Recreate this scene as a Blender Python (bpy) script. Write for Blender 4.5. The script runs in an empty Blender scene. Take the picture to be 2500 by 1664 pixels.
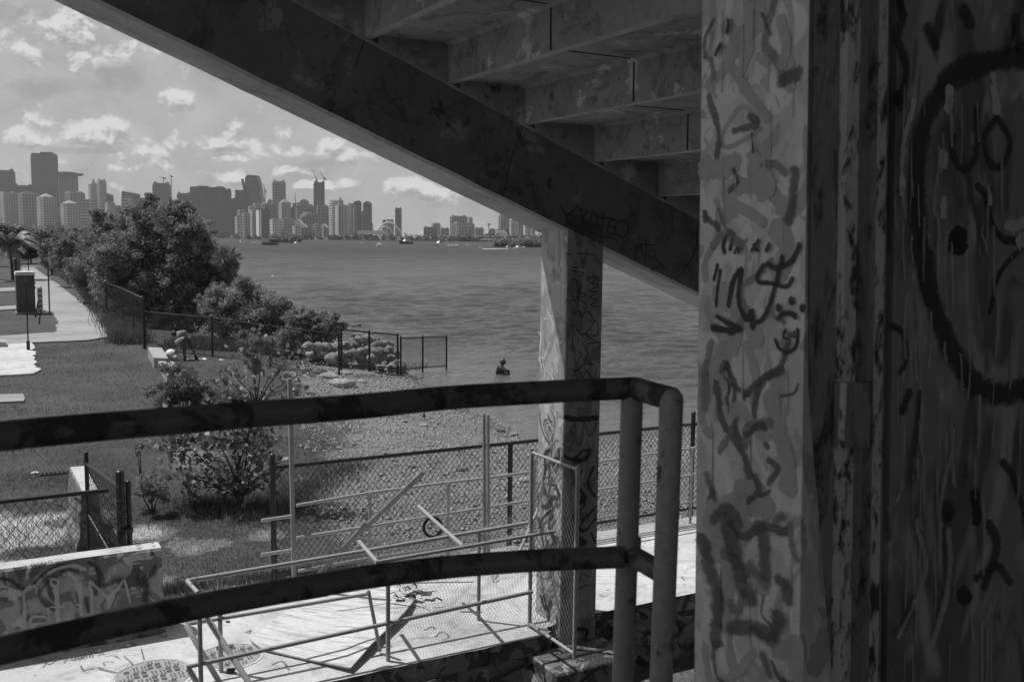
import bpy, bmesh, math, random
import numpy as np
from mathutils import Vector, Matrix
S=bpy.context.scene
COL=S.collection
# ------------------------------------------------------------ camera
LENS=35.0; CZ=5.8; F=2500*LENS/36
cam=bpy.data.cameras.new('camera'); cam.lens=LENS; cam.sensor_width=36; cam.clip_start=.05; cam.clip_end=30000
cam.dof.use_dof=True; cam.dof.focus_distance=45; cam.dof.aperture_fstop=9
co=bpy.data.objects.new('camera',cam); COL.objects.link(co); S.camera=co
RM=Matrix.Rotation(math.radians(90-5.85),3,'X')@Matrix.Rotation(math.radians(.6),3,'Z')
co.matrix_world=Matrix.Translation((0,0,CZ))@RM.to_4x4()
# ------------------------------------------------------------ light
SUN_DIR=Vector((-.473,.147,.98)).normalized()
EL=math.asin(SUN_DIR.z); AZ=math.atan2(SUN_DIR.x,SUN_DIR.y)
sl=bpy.data.lights.new('sun','SUN'); sl.energy=4.4; sl.angle=math.radians(.5); sl.color=(1,1,1)
so=bpy.data.objects.new('sun',sl); COL.objects.link(so)
so.rotation_euler=SUN_DIR.to_track_quat('Z','Y').to_euler()
S.view_settings.view_transform='Standard'; S.view_settings.look='None'; S.view_settings.gamma=1
S.view_settings.exposure=0.0
SKY_STRENGTH=0.1
W=bpy.data.worlds.new('World'); S.world=W; W.use_nodes=True

# ------------------------------------------------------------ geometry helpers
TH=math.radians(29.3)
V=Vector((math.cos(TH),math.sin(TH),0)); U=Vector((-math.sin(TH),math.cos(TH),0)); Z=Vector((0,0,1))
CAM=Vector((0,0,CZ))
def L(p,q,z): return V*p+U*q+Z*z
def ray(x,y): return RM@Vector(((x-1250)/F,-(y-832)/F,-1))
def onz(x,y,z): d=ray(x,y); return CAM+d*((z-CZ)/d.z)
def onq(x,y,q): d=ray(x,y); return CAM+d*(q/d.dot(U))
def onp(x,y,p): d=ray(x,y); return CAM+d*(p/d.dot(V))
def aty(x,y,Y): d=ray(x,y); return CAM+d*(Y/d.y)
def ov(x,y): return (x*1.0611,y*1.0611)
random.seed(7); rng=np.random.default_rng(7)

def root_loc(o):
    while o.parent: o=o.parent
    return o.location.copy()
def tag(o,label=None,cat=None,group=None,kind=None):
    if label: o['label']=label
    if cat: o['category']=cat
    if group: o['group']=group
    if kind: o['kind']=kind
    return o
def empty(name,loc,label,cat,group=None,rz=0):
    o=bpy.data.objects.new(name,None); o.empty_display_size=.2; COL.objects.link(o); o.location=loc; o.rotation_euler=(0,0,rz)
    return tag(o,label,cat,group)
def mkobj(name,me,mat,parent=None,loc=None):
    if mat is not None:
        for m in (mat if isinstance(mat,(list,tuple)) else [mat]): me.materials.append(m)
    o=bpy.data.objects.new(name,me); COL.objects.link(o)
    if parent is not None: o.parent=parent
    elif loc is not None: o.location=loc
    return o
class MB:
    def __init__(s): s.v=[]; s.f=[]; s.m=[]; s.mi=0
    def add(s,vs,fs):
        b=len(s.v); s.v+= [Vector(v) for v in vs]; s.f+=[[i+b for i in f] for f in fs]; s.m+=[s.mi]*len(fs)
    def hexa(s,b,t): # 4 bottom, 4 top corners
        s.add(list(b)+list(t),[(3,2,1,0),(4,5,6,7),(0,1,5,4),(1,2,6,5),(2,3,7,6),(3,0,4,7)])
    def box(s,c,sx,sy,sz,ax=None,ay=None,az=None):
        ax=Vector(ax or (1,0,0));ay=Vector(ay or (0,1,0));az=Vector(az or (0,0,1));c=Vector(c)
        f=lambda i,j,k:c+ax*(sx*i/2)+ay*(sy*j/2)+az*(sz*k/2)
        s.hexa([f(-1,-1,-1),f(1,-1,-1),f(1,1,-1),f(-1,1,-1)],[f(-1,-1,1),f(1,-1,1),f(1,1,1),f(-1,1,1)])
    def lbox(s,p0,p1,q0,q1,z0,z1):
        s.hexa([L(p0,q0,z0),L(p1,q0,z0),L(p1,q1,z0),L(p0,q1,z0)],[L(p0,q0,z1),L(p1,q0,z1),L(p1,q1,z1),L(p0,q1,z1)])
    def tube(s,pts,r,n=10,caps=True):
        pts=[Vector(p) for p in pts]; k=len(pts); rs=r if isinstance(r,(list,tuple)) else [r]*k
        vs=[];fs=[]; up=None
        for i,p in enumerate(pts):
            t=(pts[min(i+1,k-1)]-pts[max(i-1,0)]).normalized()
            if up is None: up=Z if abs(t.z)<.9 else Vector((1,0,0))
            a=(up-t*up.dot(t)).normalized(); b=t.cross(a); up=a
            for j in range(n):
                w=2*math.pi*j/n; vs.append(p+(a*math.cos(w)+b*math.sin(w))*rs[i])
        for i in range(k-1):
            for j in range(n):
                j2=(j+1)%n; fs.append((i*n+j,i*n+j2,(i+1)*n+j2,(i+1)*n+j))
        if caps: fs.append(tuple(range(n-1,-1,-1))); fs.append(tuple((k-1)*n+j for j in range(n)))
        s.add(vs,fs)
    def ball(s,c,r,n=10,m=7,sc=(1,1,1),jit=0,rg=random):
        c=Vector(c);vs=[c+Vector((0,0,-r*sc[2]))];fs=[]
        for i in range(1,m):
            a=-math.pi/2+math.pi*i/m
            for j in range(n):
                b=2*math.pi*j/n; k=r*(1+rg.uniform(-jit,jit))
                vs.append(c+Vector((k*math.cos(a)*math.cos(b)*sc[0],k*math.cos(a)*math.sin(b)*sc[1],k*math.sin(a)*sc[2])))
        vs.append(c+Vector((0,0,r*sc[2]))); T=len(vs)-1
        for j in range(n):
            fs.append((0,1+(j+1)%n,1+j)); fs.append((T,T-n+j,T-n+(j+1)%n))
        for i in range(m-2):
            for j in range(n):
                a=1+i*n+j;b=1+i*n+(j+1)%n; fs.append((a,b,b+n,a+n))
        s.add(vs,fs)
    def prism(s,poly,ext):
        n=len(poly); poly=[Vector(p) for p in poly]; ext=Vector(ext)
        s.add(poly+[p+ext for p in poly],[tuple(range(n))[::-1],tuple(range(n,2*n))]+[(i,(i+1)%n,n+(i+1)%n,n+i) for i in range(n)])
    def build(s,name,mat,parent=None,loc=None,smooth=False,bevel=0,seg=1):
        base=root_loc(parent) if parent is not None else (Vector(loc) if loc is not None else Vector((0,0,0)))
        me=bpy.data.meshes.new(name); me.from_pydata([tuple(v-base) for v in s.v],[],s.f); me.update()
        if any(s.m): me.polygons.foreach_set('material_index',s.m)
        o=mkobj(name,me,mat,parent,None if parent is not None else base)
        if smooth:
            me.polygons.foreach_set('use_smooth',[True]*len(me.polygons))
            try: me.set_sharp_from_angle(angle=math.radians(40))
            except Exception: pass
        if bevel:
            b=o.modifiers.new('bevel','BEVEL'); b.width=bevel; b.segments=seg; b.limit_method='ANGLE'
        return o
def npmesh(name,verts,nper,mat,parent=None,loc=None,smooth=False):
    """verts: (k*nper,3) float array, each nper consecutive verts one face"""
    verts=np.asarray(verts,dtype=np.float64)
    base=root_loc(parent) if parent is not None else (Vector(loc) if loc is not None else Vector((0,0,0)))
    verts=verts-np.array(base)[None,:]
    n=len(verts); k=n//nper
    me=bpy.data.meshes.new(name); me.vertices.add(n); me.vertices.foreach_set('co',verts.astype(np.float32).ravel())
    me.loops.add(n); me.loops.foreach_set('vertex_index',np.arange(n,dtype=np.int32))
    me.polygons.add(k); me.polygons.foreach_set('loop_start',np.arange(0,n,nper,dtype=np.int32))
    try: me.polygons.foreach_set('loop_total',np.full(k,nper,dtype=np.int32))
    except Exception: pass
    me.update(calc_edges=True); me.validate()
    return mkobj(name,me,mat,parent,None if parent is not None else base)
# ------------------------------------------------------------ materials
def new_mat(name):
    m=bpy.data.materials.new(name); m.use_nodes=True; nt=m.node_tree; b=nt.nodes['Principled BSDF']; return m,nt,b
def nd(nt,t,**k):
    n=nt.nodes.new(t)
    for a,v in k.items():
        if a=='op': n.operation=v
        else: setattr(n,a,v)
    return n
def math_n(nt,op,a,b=None,c=None,clamp=False):
    n=nt.nodes.new('ShaderNodeMath'); n.operation=op; n.use_clamp=clamp
    for i,x in enumerate((a,b,c)):
        if x is None: continue
        if isinstance(x,(int,float)): n.inputs[i].default_value=x
        else: nt.links.new(x,n.inputs[i])
    return n.outputs[0]
def noise_n(nt,vec,scale,detail=4,rough=.55,dist=0):
    n=nt.nodes.new('ShaderNodeTexNoise'); n.inputs['Scale'].default_value=scale; n.inputs['Detail'].default_value=detail
    n.inputs['Roughness'].default_value=rough; n.inputs['Distortion'].default_value=dist
    if vec is not None: nt.links.new(vec,n.inputs['Vector'])
    return n.outputs['Fac']
def mapr(nt,val,a,b,c=0,d=1):
    n=nt.nodes.new('ShaderNodeMapRange'); n.clamp=True
    nt.links.new(val,n.inputs[0])
    for i,x in enumerate((a,b,c,d)): n.inputs[i+1].default_value=x
    return n.outputs[0]
def coords(nt,obj=True,scale=None,rot=None):
    t=nt.nodes.new('ShaderNodeTexCoord'); o=t.outputs['Object' if obj else 'Generated']
    if scale or rot:
        m=nt.nodes.new('ShaderNodeMapping'); nt.links.new(o,m.inputs[0])
        if scale: m.inputs['Scale'].default_value=scale
        if rot: m.inputs['Rotation'].default_value=rot
        o=m.outputs[0]
    return o
def gray(nt,val,b,inp='Base Color'):
    nt.links.new(val,b.inputs[inp])
def bump(nt,b,h,dist,strength=1):
    n=nt.nodes.new('ShaderNodeBump'); n.inputs['Distance'].default_value=dist; n.inputs['Strength'].default_value=strength
    nt.links.new(h,n.inputs['Height']); nt.links.new(n.outputs[0],b.inputs['Normal'])
def mix(nt,f,a,b):
    # a*(1-f)+b*f with scalars
    d=math_n(nt,'SUBTRACT',b,a) if not (isinstance(a,(int,float)) and isinstance(b,(int,float))) else b-a
    return math_n(nt,'MULTIPLY_ADD',f,d,a)
def simple(name,g,rough=.7,var=.15,scale=6,metal=0,bmp=0,spec=.3,sc3=None):
    m,nt,b=new_mat(name); v=coords(nt,True,sc3)
    n=noise_n(nt,v,scale,5); gray(nt,math_n(nt,'MAXIMUM',mapr(nt,n,.3,.7,g*(1-var),g*(1+var)),.002),b)
    b.inputs['Roughness'].default_value=rough; b.inputs['Metallic'].default_value=metal
    b.inputs['Specular IOR Level'].default_value=spec
    if bmp: bump(nt,b,n,bmp)
    return m
def concrete(name,g,stain=.6,rough=.85,big=.5,bmp=.004,flake=False,dark=.35):
    m,nt,b=new_mat(name); v=coords(nt)
    a=noise_n(nt,v,big,6,.6); f=noise_n(nt,v,14,6,.7); pits=noise_n(nt,v,60,3,.6)
    s=mapr(nt,noise_n(nt,v,big*2.3,8,.72,1.2),.5,.66)
    c=mix(nt,mapr(nt,a,.35,.65),g*.85,g*1.12)
    c=math_n(nt,'MULTIPLY',c,mapr(nt,f,.3,.7,.86,1.1))
    c=math_n(nt,'MULTIPLY',c,mix(nt,s,1.0,1-stain*dark))
    sp=mapr(nt,noise_n(nt,v,9,4,.7,.5),.64,.7); c=math_n(nt,'MULTIPLY',c,mix(nt,sp,1.0,1-stain*.5))
    if flake:
        fk=mapr(nt,noise_n(nt,v,2.2,9,.78,.3),.565,.585); fk2=mapr(nt,noise_n(nt,v,1.1,3),.48,.6); c=mix(nt,math_n(nt,'MULTIPLY',fk,fk2),c,g*1.7)
        mo=mapr(nt,noise_n(nt,v,3.1,9,.8,.2),.56,.6); c=math_n(nt,'MULTIPLY',c,mix(nt,math_n(nt,'MULTIPLY',mo,mapr(nt,noise_n(nt,v,.9,3,.5,1),.45,.62)),1.0,.35))
        vo=nt.nodes.new('ShaderNodeTexVoronoi'); nt.links.new(v,vo.inputs['Vector']); vo.inputs['Scale'].default_value=3.2; c=math_n(nt,'MULTIPLY',c,mapr(nt,vo.outputs['Distance'],.03,.045,.3,1))
    gray(nt,c,b); b.inputs['Roughness'].default_value=rough; b.inputs['Specular IOR Level'].default_value=.25
    bump(nt,b,math_n(nt,'ADD',f,math_n(nt,'MULTIPLY',pits,.5)),bmp)
    return m
def graffiti_wall(name,base,tones,scale=2.0,sc3=(1,1,.6),edge=.02,rough=.6,dist=2.5):
    """concrete under many layers of spray paint: flat patches with soft edges"""
    m,nt,b=new_mat(name); v=coords(nt,True,sc3)
    c=math_n(nt,'MULTIPLY',mapr(nt,noise_n(nt,v,scale*.7,3),.3,.7,.85,1.15),base)
    for i,(t,th,s) in enumerate(tones):
        mp=nt.nodes.new('ShaderNodeMapping'); nt.links.new(v,mp.inputs[0]); mp.inputs['Location'].default_value=(i*3.7,i*1.9,i*5.1)
        n=noise_n(nt,mp.outputs[0],scale*s,2.5,.5,dist)
        c=mix(nt,mapr(nt,n,th,th+edge),c,t)
    f=noise_n(nt,v,30,5,.7); c=math_n(nt,'MULTIPLY',c,mapr(nt,f,.3,.7,.88,1.08))
    chip=mapr(nt,noise_n(nt,v,7,8,.75),.63,.66); c=mix(nt,chip,c,math_n(nt,'MULTIPLY',c,.55))
    gray(nt,c,b); b.inputs['Roughness'].default_value=rough; b.inputs['Specular IOR Level'].default_value=.3; bump(nt,b,f,.003)
    return m
def rusty(name,light,dark,th=.5,scale=8,sc3=(1,1,1),rough=.55,metal=0,edge=.06,bmp=.002):
    m,nt,b=new_mat(name); v=coords(nt,True,sc3)
    n=noise_n(nt,v,scale,7,.68,.4); f=noise_n(nt,v,scale*6,4,.7)
    k=mapr(nt,n,th,th+edge); c=mix(nt,k,light,dark)
    c=math_n(nt,'MULTIPLY',c,mapr(nt,f,.3,.7,.8,1.15)); gray(nt,c,b)
    nt.links.new(mix(nt,k,rough,.85),b.inputs['Roughness']); b.inputs['Metallic'].default_value=metal
    b.inputs['Specular IOR Level'].default_value=.4; bump(nt,b,math_n(nt,'ADD',n,math_n(nt,'MULTIPLY',f,.3)),bmp)
    return m
def leafmat(name,g,var=.5,rough=.5,spec=.35,trans=.0):
    m,nt,b=new_mat(name); v=coords(nt)
    n=noise_n(nt,v,1.1,3); n2=noise_n(nt,v,9,2)
    c=math_n(nt,'MULTIPLY',mapr(nt,n,.3,.7,g*(1-var),g*(1+var)),mapr(nt,n2,.3,.7,.6,1.4)); gray(nt,c,b)
    b.inputs['Roughness'].default_value=rough; b.inputs['Specular IOR Level'].default_value=spec
    if trans:
        t=nt.nodes.new('ShaderNodeBsdfTranslucent'); mx=nt.nodes.new('ShaderNodeMixShader'); mx.inputs[0].default_value=trans
        nt.links.new(c,t.inputs[0]); nt.links.new(b.outputs[0],mx.inputs[1]); nt.links.new(t.outputs[0],mx.inputs[2])
        nt.links.new(mx.outputs[0],nt.nodes['Material Output'].inputs[0])
    return m
def facade(name,front,dark,wx=6.5,wz=3.6,vert=.45,hor=.4,diag=.8):
    """glazing and slabs of a far tower: bands by floor and bays by width"""
    m,nt,b=new_mat(name); t=nt.nodes.new('ShaderNodeTexCoord'); s=nt.nodes.new('ShaderNodeSeparateXYZ'); nt.links.new(t.outputs['Object'],s.inputs[0])
    xx=math_n(nt,'ADD',s.outputs[0],math_n(nt,'MULTIPLY',s.outputs[1],diag))
    fx=math_n(nt,'FRACT',math_n(nt,'DIVIDE',xx,wx)); fz=math_n(nt,'FRACT',math_n(nt,'DIVIDE',s.outputs[2],wz))
    kx=math_n(nt,'LESS_THAN',fx,vert); kz=math_n(nt,'LESS_THAN',fz,hor)
    k=math_n(nt,'MAXIMUM',kx,kz)
    big=noise_n(nt,t.outputs['Object'],.03,2)
    c=mix(nt,k,dark,front); c=math_n(nt,'MULTIPLY',c,mapr(nt,big,.3,.7,.8,1.2)); gray(nt,c,b)
    nt.links.new(mix(nt,k,.25,.8),b.inputs['Roughness']); return m

M={}
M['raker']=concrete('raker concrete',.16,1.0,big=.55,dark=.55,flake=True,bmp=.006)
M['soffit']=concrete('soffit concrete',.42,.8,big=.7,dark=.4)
M['slab']=concrete('slab concrete',.30,1.0,big=.8,dark=.55,flake=True,bmp=.006)
M['deck']=concrete('deck concrete',.52,.8,big=.9,bmp=.004,dark=.45)
M['path']=concrete('path concrete',.30,.5,big=.25,bmp=.01,dark=.5)
M['plank']=concrete('plank concrete',.34,.4,big=.8)
M['jersey']=graffiti_wall('painted barrier',.33,[(.16,.50,.8),(.42,.58,1.1),(.09,.60,.9),(.3,.6,1.8)],1.6,(1,1,1))
M['jersey_top']=concrete('barrier top paint',.5,.4,big=1.2)
M['jersey_dim']=graffiti_wall('dim painted barrier',.20,[(.10,.50,.8),(.26,.58,1.1)],2.4,(1,1,1))
M['pillar_shaded']=graffiti_wall('pillar shaded paint',.26,[(.17,.52,.9),(.33,.60,1.3)],2.2)  # darker copy: shade on the pillar's front put into the colour
M['pillar_lit']=graffiti_wall('pillar lit paint',.42,[(.30,.52,1.0),(.55,.60,1.6)],2.6)  # paler copy: light on the pillar's left side put into the colour
M['near_col']=graffiti_wall('near column paint',.47,[(.42,.50,1.0),(.54,.52,1.3),(.31,.60,1.1),(.37,.61,2.4)],3.4,(1,1,.65),edge=.02)
M['door']=graffiti_wall('door paint',.20,[(.11,.47,.7),(.30,.56,1.0),(.07,.60,1.3),(.36,.64,2.2)],3.0,(1,1,.35),edge=.10)
M['frame']=rusty('frame paint',.42,.035,.5,34,(1,1,.35),edge=.10,bmp=.006)
M['frame_dark']=rusty('frame dark paint',.19,.035,.5,20,(1,1,.3),edge=.15)
M['ledge']=graffiti_wall('ledge wall paint',.16,[(.06,.50,.8),(.24,.60,1.2),(.03,.62,1.0)],2.0,(1,1,1))
M['handrail']=rusty('handrail paint',.085,.028,.5,9,bmp=.001,rough=.5)
M['handpost']=rusty('handrail post paint',.20,.06,.56,9,bmp=.001,rough=.5)
M['pipe']=rusty('galvanised pipe',.32,.12,.60,14,rough=.45,bmp=.001)
M['pipe_wood']=simple('grey post',.24,.8,.25,8,sc3=(1,1,.2))
M['black']=simple('black vinyl coating',.018,.35,.3,10,spec=.5)
M['wire_grey']=simple('old wire',.14,.5,.3,6,metal=.3)
M['plywood']=None
M['iron']=simple('cast iron',.30,.6,.3,20)
M['white']=simple('white paint',.75,.5,.08,4)
M['cream']=simple('off white paint',.55,.6,.1,4)
M['darkpaint']=simple('dark paint',.045,.5,.2,4)
M['spray_black']=simple('black spray paint',.012,.6,.3,20)
M['spray_grey']=simple('grey spray paint',.10,.6,.2,20)
M['spray_light']=simple('pale spray paint',.36,.6,.15,20)
M['spray_white']=simple('white spray paint',.62,.6,.1,20)
M['spray_dim']=simple('dim spray paint',.035,.6,.2,20)
M['mark_faded']=simple('faded marker',.16,.6,.2,20)
M['mark_beam']=simple('marker on beam',.055,.7,.3,20)
def spray(name,g,op=1.0,soft=.35,rag=.9,sc=70):
    m,nt,b=new_mat(name); v=coords(nt); A=nt.nodes.new('ShaderNodeAttribute'); A.attribute_name='cov'
    n=noise_n(nt,v,sc,4,.7); n2=noise_n(nt,v,sc*.12,4,.6)
    e=math_n(nt,'ADD',A.outputs['Fac'],math_n(nt,'MULTIPLY',math_n(nt,'SUBTRACT',n,.5),rag)); e=math_n(nt,'ADD',e,math_n(nt,'MULTIPLY',math_n(nt,'SUBTRACT',n2,.5),rag*.8))
    a=math_n(nt,'MULTIPLY',mapr(nt,e,.12,.12+soft),op); gray(nt,math_n(nt,'MULTIPLY',mapr(nt,n2,.3,.7,.85,1.15),g),b); b.inputs['Roughness'].default_value=.6
    nt.links.new(a,b.inputs['Alpha']); return m
M['spray_black']=spray('black spray paint',.012,.93,.25); M['spray_grey']=spray('grey spray paint',.10,.8); M['spray_light']=spray('pale spray paint',.42,.75,.3); M['spray_white']=spray('white spray paint',.7,.9)
M['spray_dim']=spray('dim spray paint',.03,.8,.4); M['mark_faded']=spray('faded marker',.16,.8); M['mark_beam']=spray('marker on beam',.035,.9)
M['solid_grey']=simple('worn dark grey',.15,.7,.2,20)
M['leaf']=leafmat('mangrove leaves',.25,.45,trans=.4)
M['leaf2']=leafmat('bush leaves',.29,.4,trans=.4)
M['leaf_pale']=leafmat('pale leaves',.18,.4,trans=.25)
M['leaf_big']=leafmat('sea grape leaves',.20,.4,trans=.3)
M['leaf_far']=leafmat('far leaves',.07,.3)
M['bark']=simple('bark',.07,.9,.4,12)
M['skin']=simple('skin',.15,.5,.08,5)
M['rock']=None

# ------------------------------------------------------------ world: sky with clouds
def build_world():
    nt=W.node_tree; nt.nodes.clear()
    out=nt.nodes.new('ShaderNodeOutputWorld'); bg=nt.nodes.new('ShaderNodeBackground'); nt.links.new(bg.outputs[0],out.inputs[0])
    bg.inputs[1].default_value=SKY_STRENGTH
    sky=nt.nodes.new('ShaderNodeTexSky'); sky.sky_type='NISHITA'; sky.sun_disc=False; sky.sun_elevation=EL; sky.sun_rotation=AZ
    sky.air_density=1; sky.dust_density=1.5; sky.ozone_density=1
    bw=nt.nodes.new('ShaderNodeRGBToBW'); nt.links.new(sky.outputs[0],bw.inputs[0])
    base=math_n(nt,'MULTIPLY',bw.outputs[0],SKY_GAIN)
    tc=nt.nodes.new('ShaderNodeTexCoord'); sp=nt.nodes.new('ShaderNodeSeparateXYZ'); nt.links.new(tc.outputs['Generated'],sp.inputs[0])
    y=math_n(nt,'MAXIMUM',sp.outputs[1],.02)
    az=math_n(nt,'DIVIDE',sp.outputs[0],y); el=math_n(nt,'DIVIDE',sp.outputs[2],y)
    cb=nt.nodes.new('ShaderNodeCombineXYZ'); nt.links.new(az,cb.inputs[0]); nt.links.new(math_n(nt,'MULTIPLY',el,1.35),cb.inputs[1])
    n1=noise_n(nt,cb.outputs[0],26,7,.6,.15)
    mp=nt.nodes.new('ShaderNodeMapping'); nt.links.new(cb.outputs[0],mp.inputs[0]); mp.inputs['Location'].default_value=(-.003,.010,0)
    n2=noise_n(nt,mp.outputs[0],26,7,.6,.15)
    big=noise_n(nt,cb.outputs[0],7,5,.55,.4)
    def blobs(lst,sx=0,sy=0):
        acc=None
        for (cx,cy,rx,ry) in lst:
            d=ray(cx,cy); a=d.x/d.y-sx; e=d.z/d.y-sy; w=rx/F; h=ry/F
            dx=math_n(nt,'MULTIPLY_ADD',az,1/w,-a/w); dy=math_n(nt,'MULTIPLY_ADD',el,1/h,-e/h)
            g=math_n(nt,'SUBTRACT',1,math_n(nt,'MULTIPLY_ADD',dx,dx,math_n(nt,'MULTIPLY',dy,dy)))
            acc=g if acc is None else math_n(nt,'SMOOTH_MAX',acc,g,.3)
        return math_n(nt,'MAXIMUM',acc,-1.6)
    K=.5306
    cu=[(350,165,150,75),(470,250,150,60),(130,170,70,110),(790,448,75,26),(290,600,130,52),(150,640,110,36),(420,655,130,44),(520,572,52,32),(1045,600,60,55),(1030,660,120,34),(1060,722,120,24),(1180,700,55,34),
        (1300,645,48,50),(1360,690,70,30),(1500,695,50,42),(1620,722,120,26),(800,660,46,34),(350,745,60,26),(560,745,110,38),(1850,850,90,28),(2030,900,120,42),(1080,812,110,28),(1380,785,110,22),(700,715,70,50),(1500,850,140,20)]
    cu=[(x*K,y_*K,a*K*1.22,b*K*1.25) for x,y_,a,b in cu]
    def D(g,n): return math_n(nt,'ADD',math_n(nt,'MULTIPLY_ADD',g,.62,.06),math_n(nt,'MULTIPLY',math_n(nt,'SUBTRACT',n,.5),6.6))
    d1=D(blobs(cu),n1); d2=D(blobs(cu,-.003,.0075),n2)
    dens=mapr(nt,d1,-.12,.55)
    lit=mapr(nt,math_n(nt,'SUBTRACT',d1,d2),-.55,.50)     # billow tops face the sun, bases are dull
    cval=mix(nt,lit,CL_LO,CL_HI)
    # thin high veil everywhere
    veil=math_n(nt,'MAXIMUM',mapr(nt,big,.35,.72),mapr(nt,el,.0,.1,2.2,0))
    dk=blobs([(x*K,y_*K,a*K,b*K) for x,y_,a,b in [(560,350,170,80),(200,400,180,50),(330,692,230,20),(1040,690,100,12),(60,60,120,60)]])
    dkm=mapr(nt,math_n(nt,'ADD',dk,math_n(nt,'MULTIPLY',math_n(nt,'SUBTRACT',n1,.5),5.0)),-.2,1.0)
    mot=noise_n(nt,cb.outputs[0],13,6,.62,.5); c=mix(nt,math_n(nt,'MULTIPLY',veil,.5),math_n(nt,'MULTIPLY',base,.93),CL_VEIL); c=math_n(nt,'MULTIPLY',c,mapr(nt,mot,.32,.66,.80,1.13))
    c=mix(nt,math_n(nt,'MULTIPLY',dens,.85),c,cval)
    c=mix(nt,math_n(nt,'MULTIPLY',dkm,.6),c,CL_DARK)
    # scattered broken cloud over the rest of the sky (seen from other views, in reflections)
    lp=math_n(nt,'GREATER_THAN',sp.outputs[1],.02)
    c=mix(nt,lp,base,c)
    nt.links.new(c,bg.inputs[0])
SKY_GAIN=1.0; CL_LO=3.3; CL_HI=7.8; CL_VEIL=4.2; CL_DARK=2.7
build_world()

# ------------------------------------------------------------ water and ground
SHORE=[(-420,420),(-150,330),(-75,190),(-52,140),(-36,104),(-25,78),(-17.5,60),(-12.5,52),(-9.5,48.5),(-7,48),(-4.2,46.5),(-4.2,42.6),(-4.0,39.2),(-2.3,35.5),(-.65,31.7),(.7,28.6),(2.6,28.2),(5.7,30),(12,33),(40,50),(200,140)]
def shore_dist(x,y):
    """signed distance (land positive) for arrays"""
    d=np.full(x.shape,1e9); sg=np.zeros(x.shape)
    for (ax,ay),(bx,by) in zip(SHORE[:-1],SHORE[1:]):
        dx,dy=bx-ax,by-ay; t=np.clip(((x-ax)*dx+(y-ay)*dy)/(dx*dx+dy*dy),0,1)
        ex,ey=x-ax-t*dx,y-ay-t*dy; dd=np.hypot(ex,ey); c=dx*ey-dy*ex
        m=dd<d; d=np.where(m,dd,d); sg=np.where(m,np.where(c<0,1,-1),sg)
    return d*sg
def vnoise(x,y,s,seed=0):
    r=np.random.default_rng(seed).random((64,64)); X=x/s; Y=y/s; i=np.floor(X).astype(int); j=np.floor(Y).astype(int); fx=X-i; fy=Y-j
    fx=fx*fx*(3-2*fx); fy=fy*fy*(3-2*fy); g=lambda a,b:r[a%64,b%64]
    return (g(i,j)*(1-fx)+g(i+1,j)*fx)*(1-fy)+(g(i,j+1)*(1-fx)+g(i+1,j+1)*fx)*fy
def ground_z(x,y):
    x=np.asarray(x,float); y=np.asarray(y,float)
    d=shore_dist(x,y)+(vnoise(x,y,2.5,3)-.5)*1.2
    z=np.clip(d*.14,-2.2,.9)
    z=z+np.where(z<.88,(vnoise(x,y,.6,5)-.5)*.07,0)+(vnoise(x,y,3.,8)-.5)*.05
    q=x*U.x+y*U.y; p=x*V.x+y*V.y
    z=np.where(q<11.5,np.minimum(z,.12+(vnoise(x,y,.5,4)-.5)*.06),z)
    z=np.where((q>=11.5)&(q<13.7)&(p<13),np.minimum(z,.86),z)
    return z
def gz(x,y): return float(ground_z(np.array([x]),np.array([y]))[0])
def axis(parts):
    a=[]
    for lo,hi,st in parts: a+=list(np.arange(lo,hi,st))
    a.append(parts[-1][1]); return np.array(a)
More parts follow.
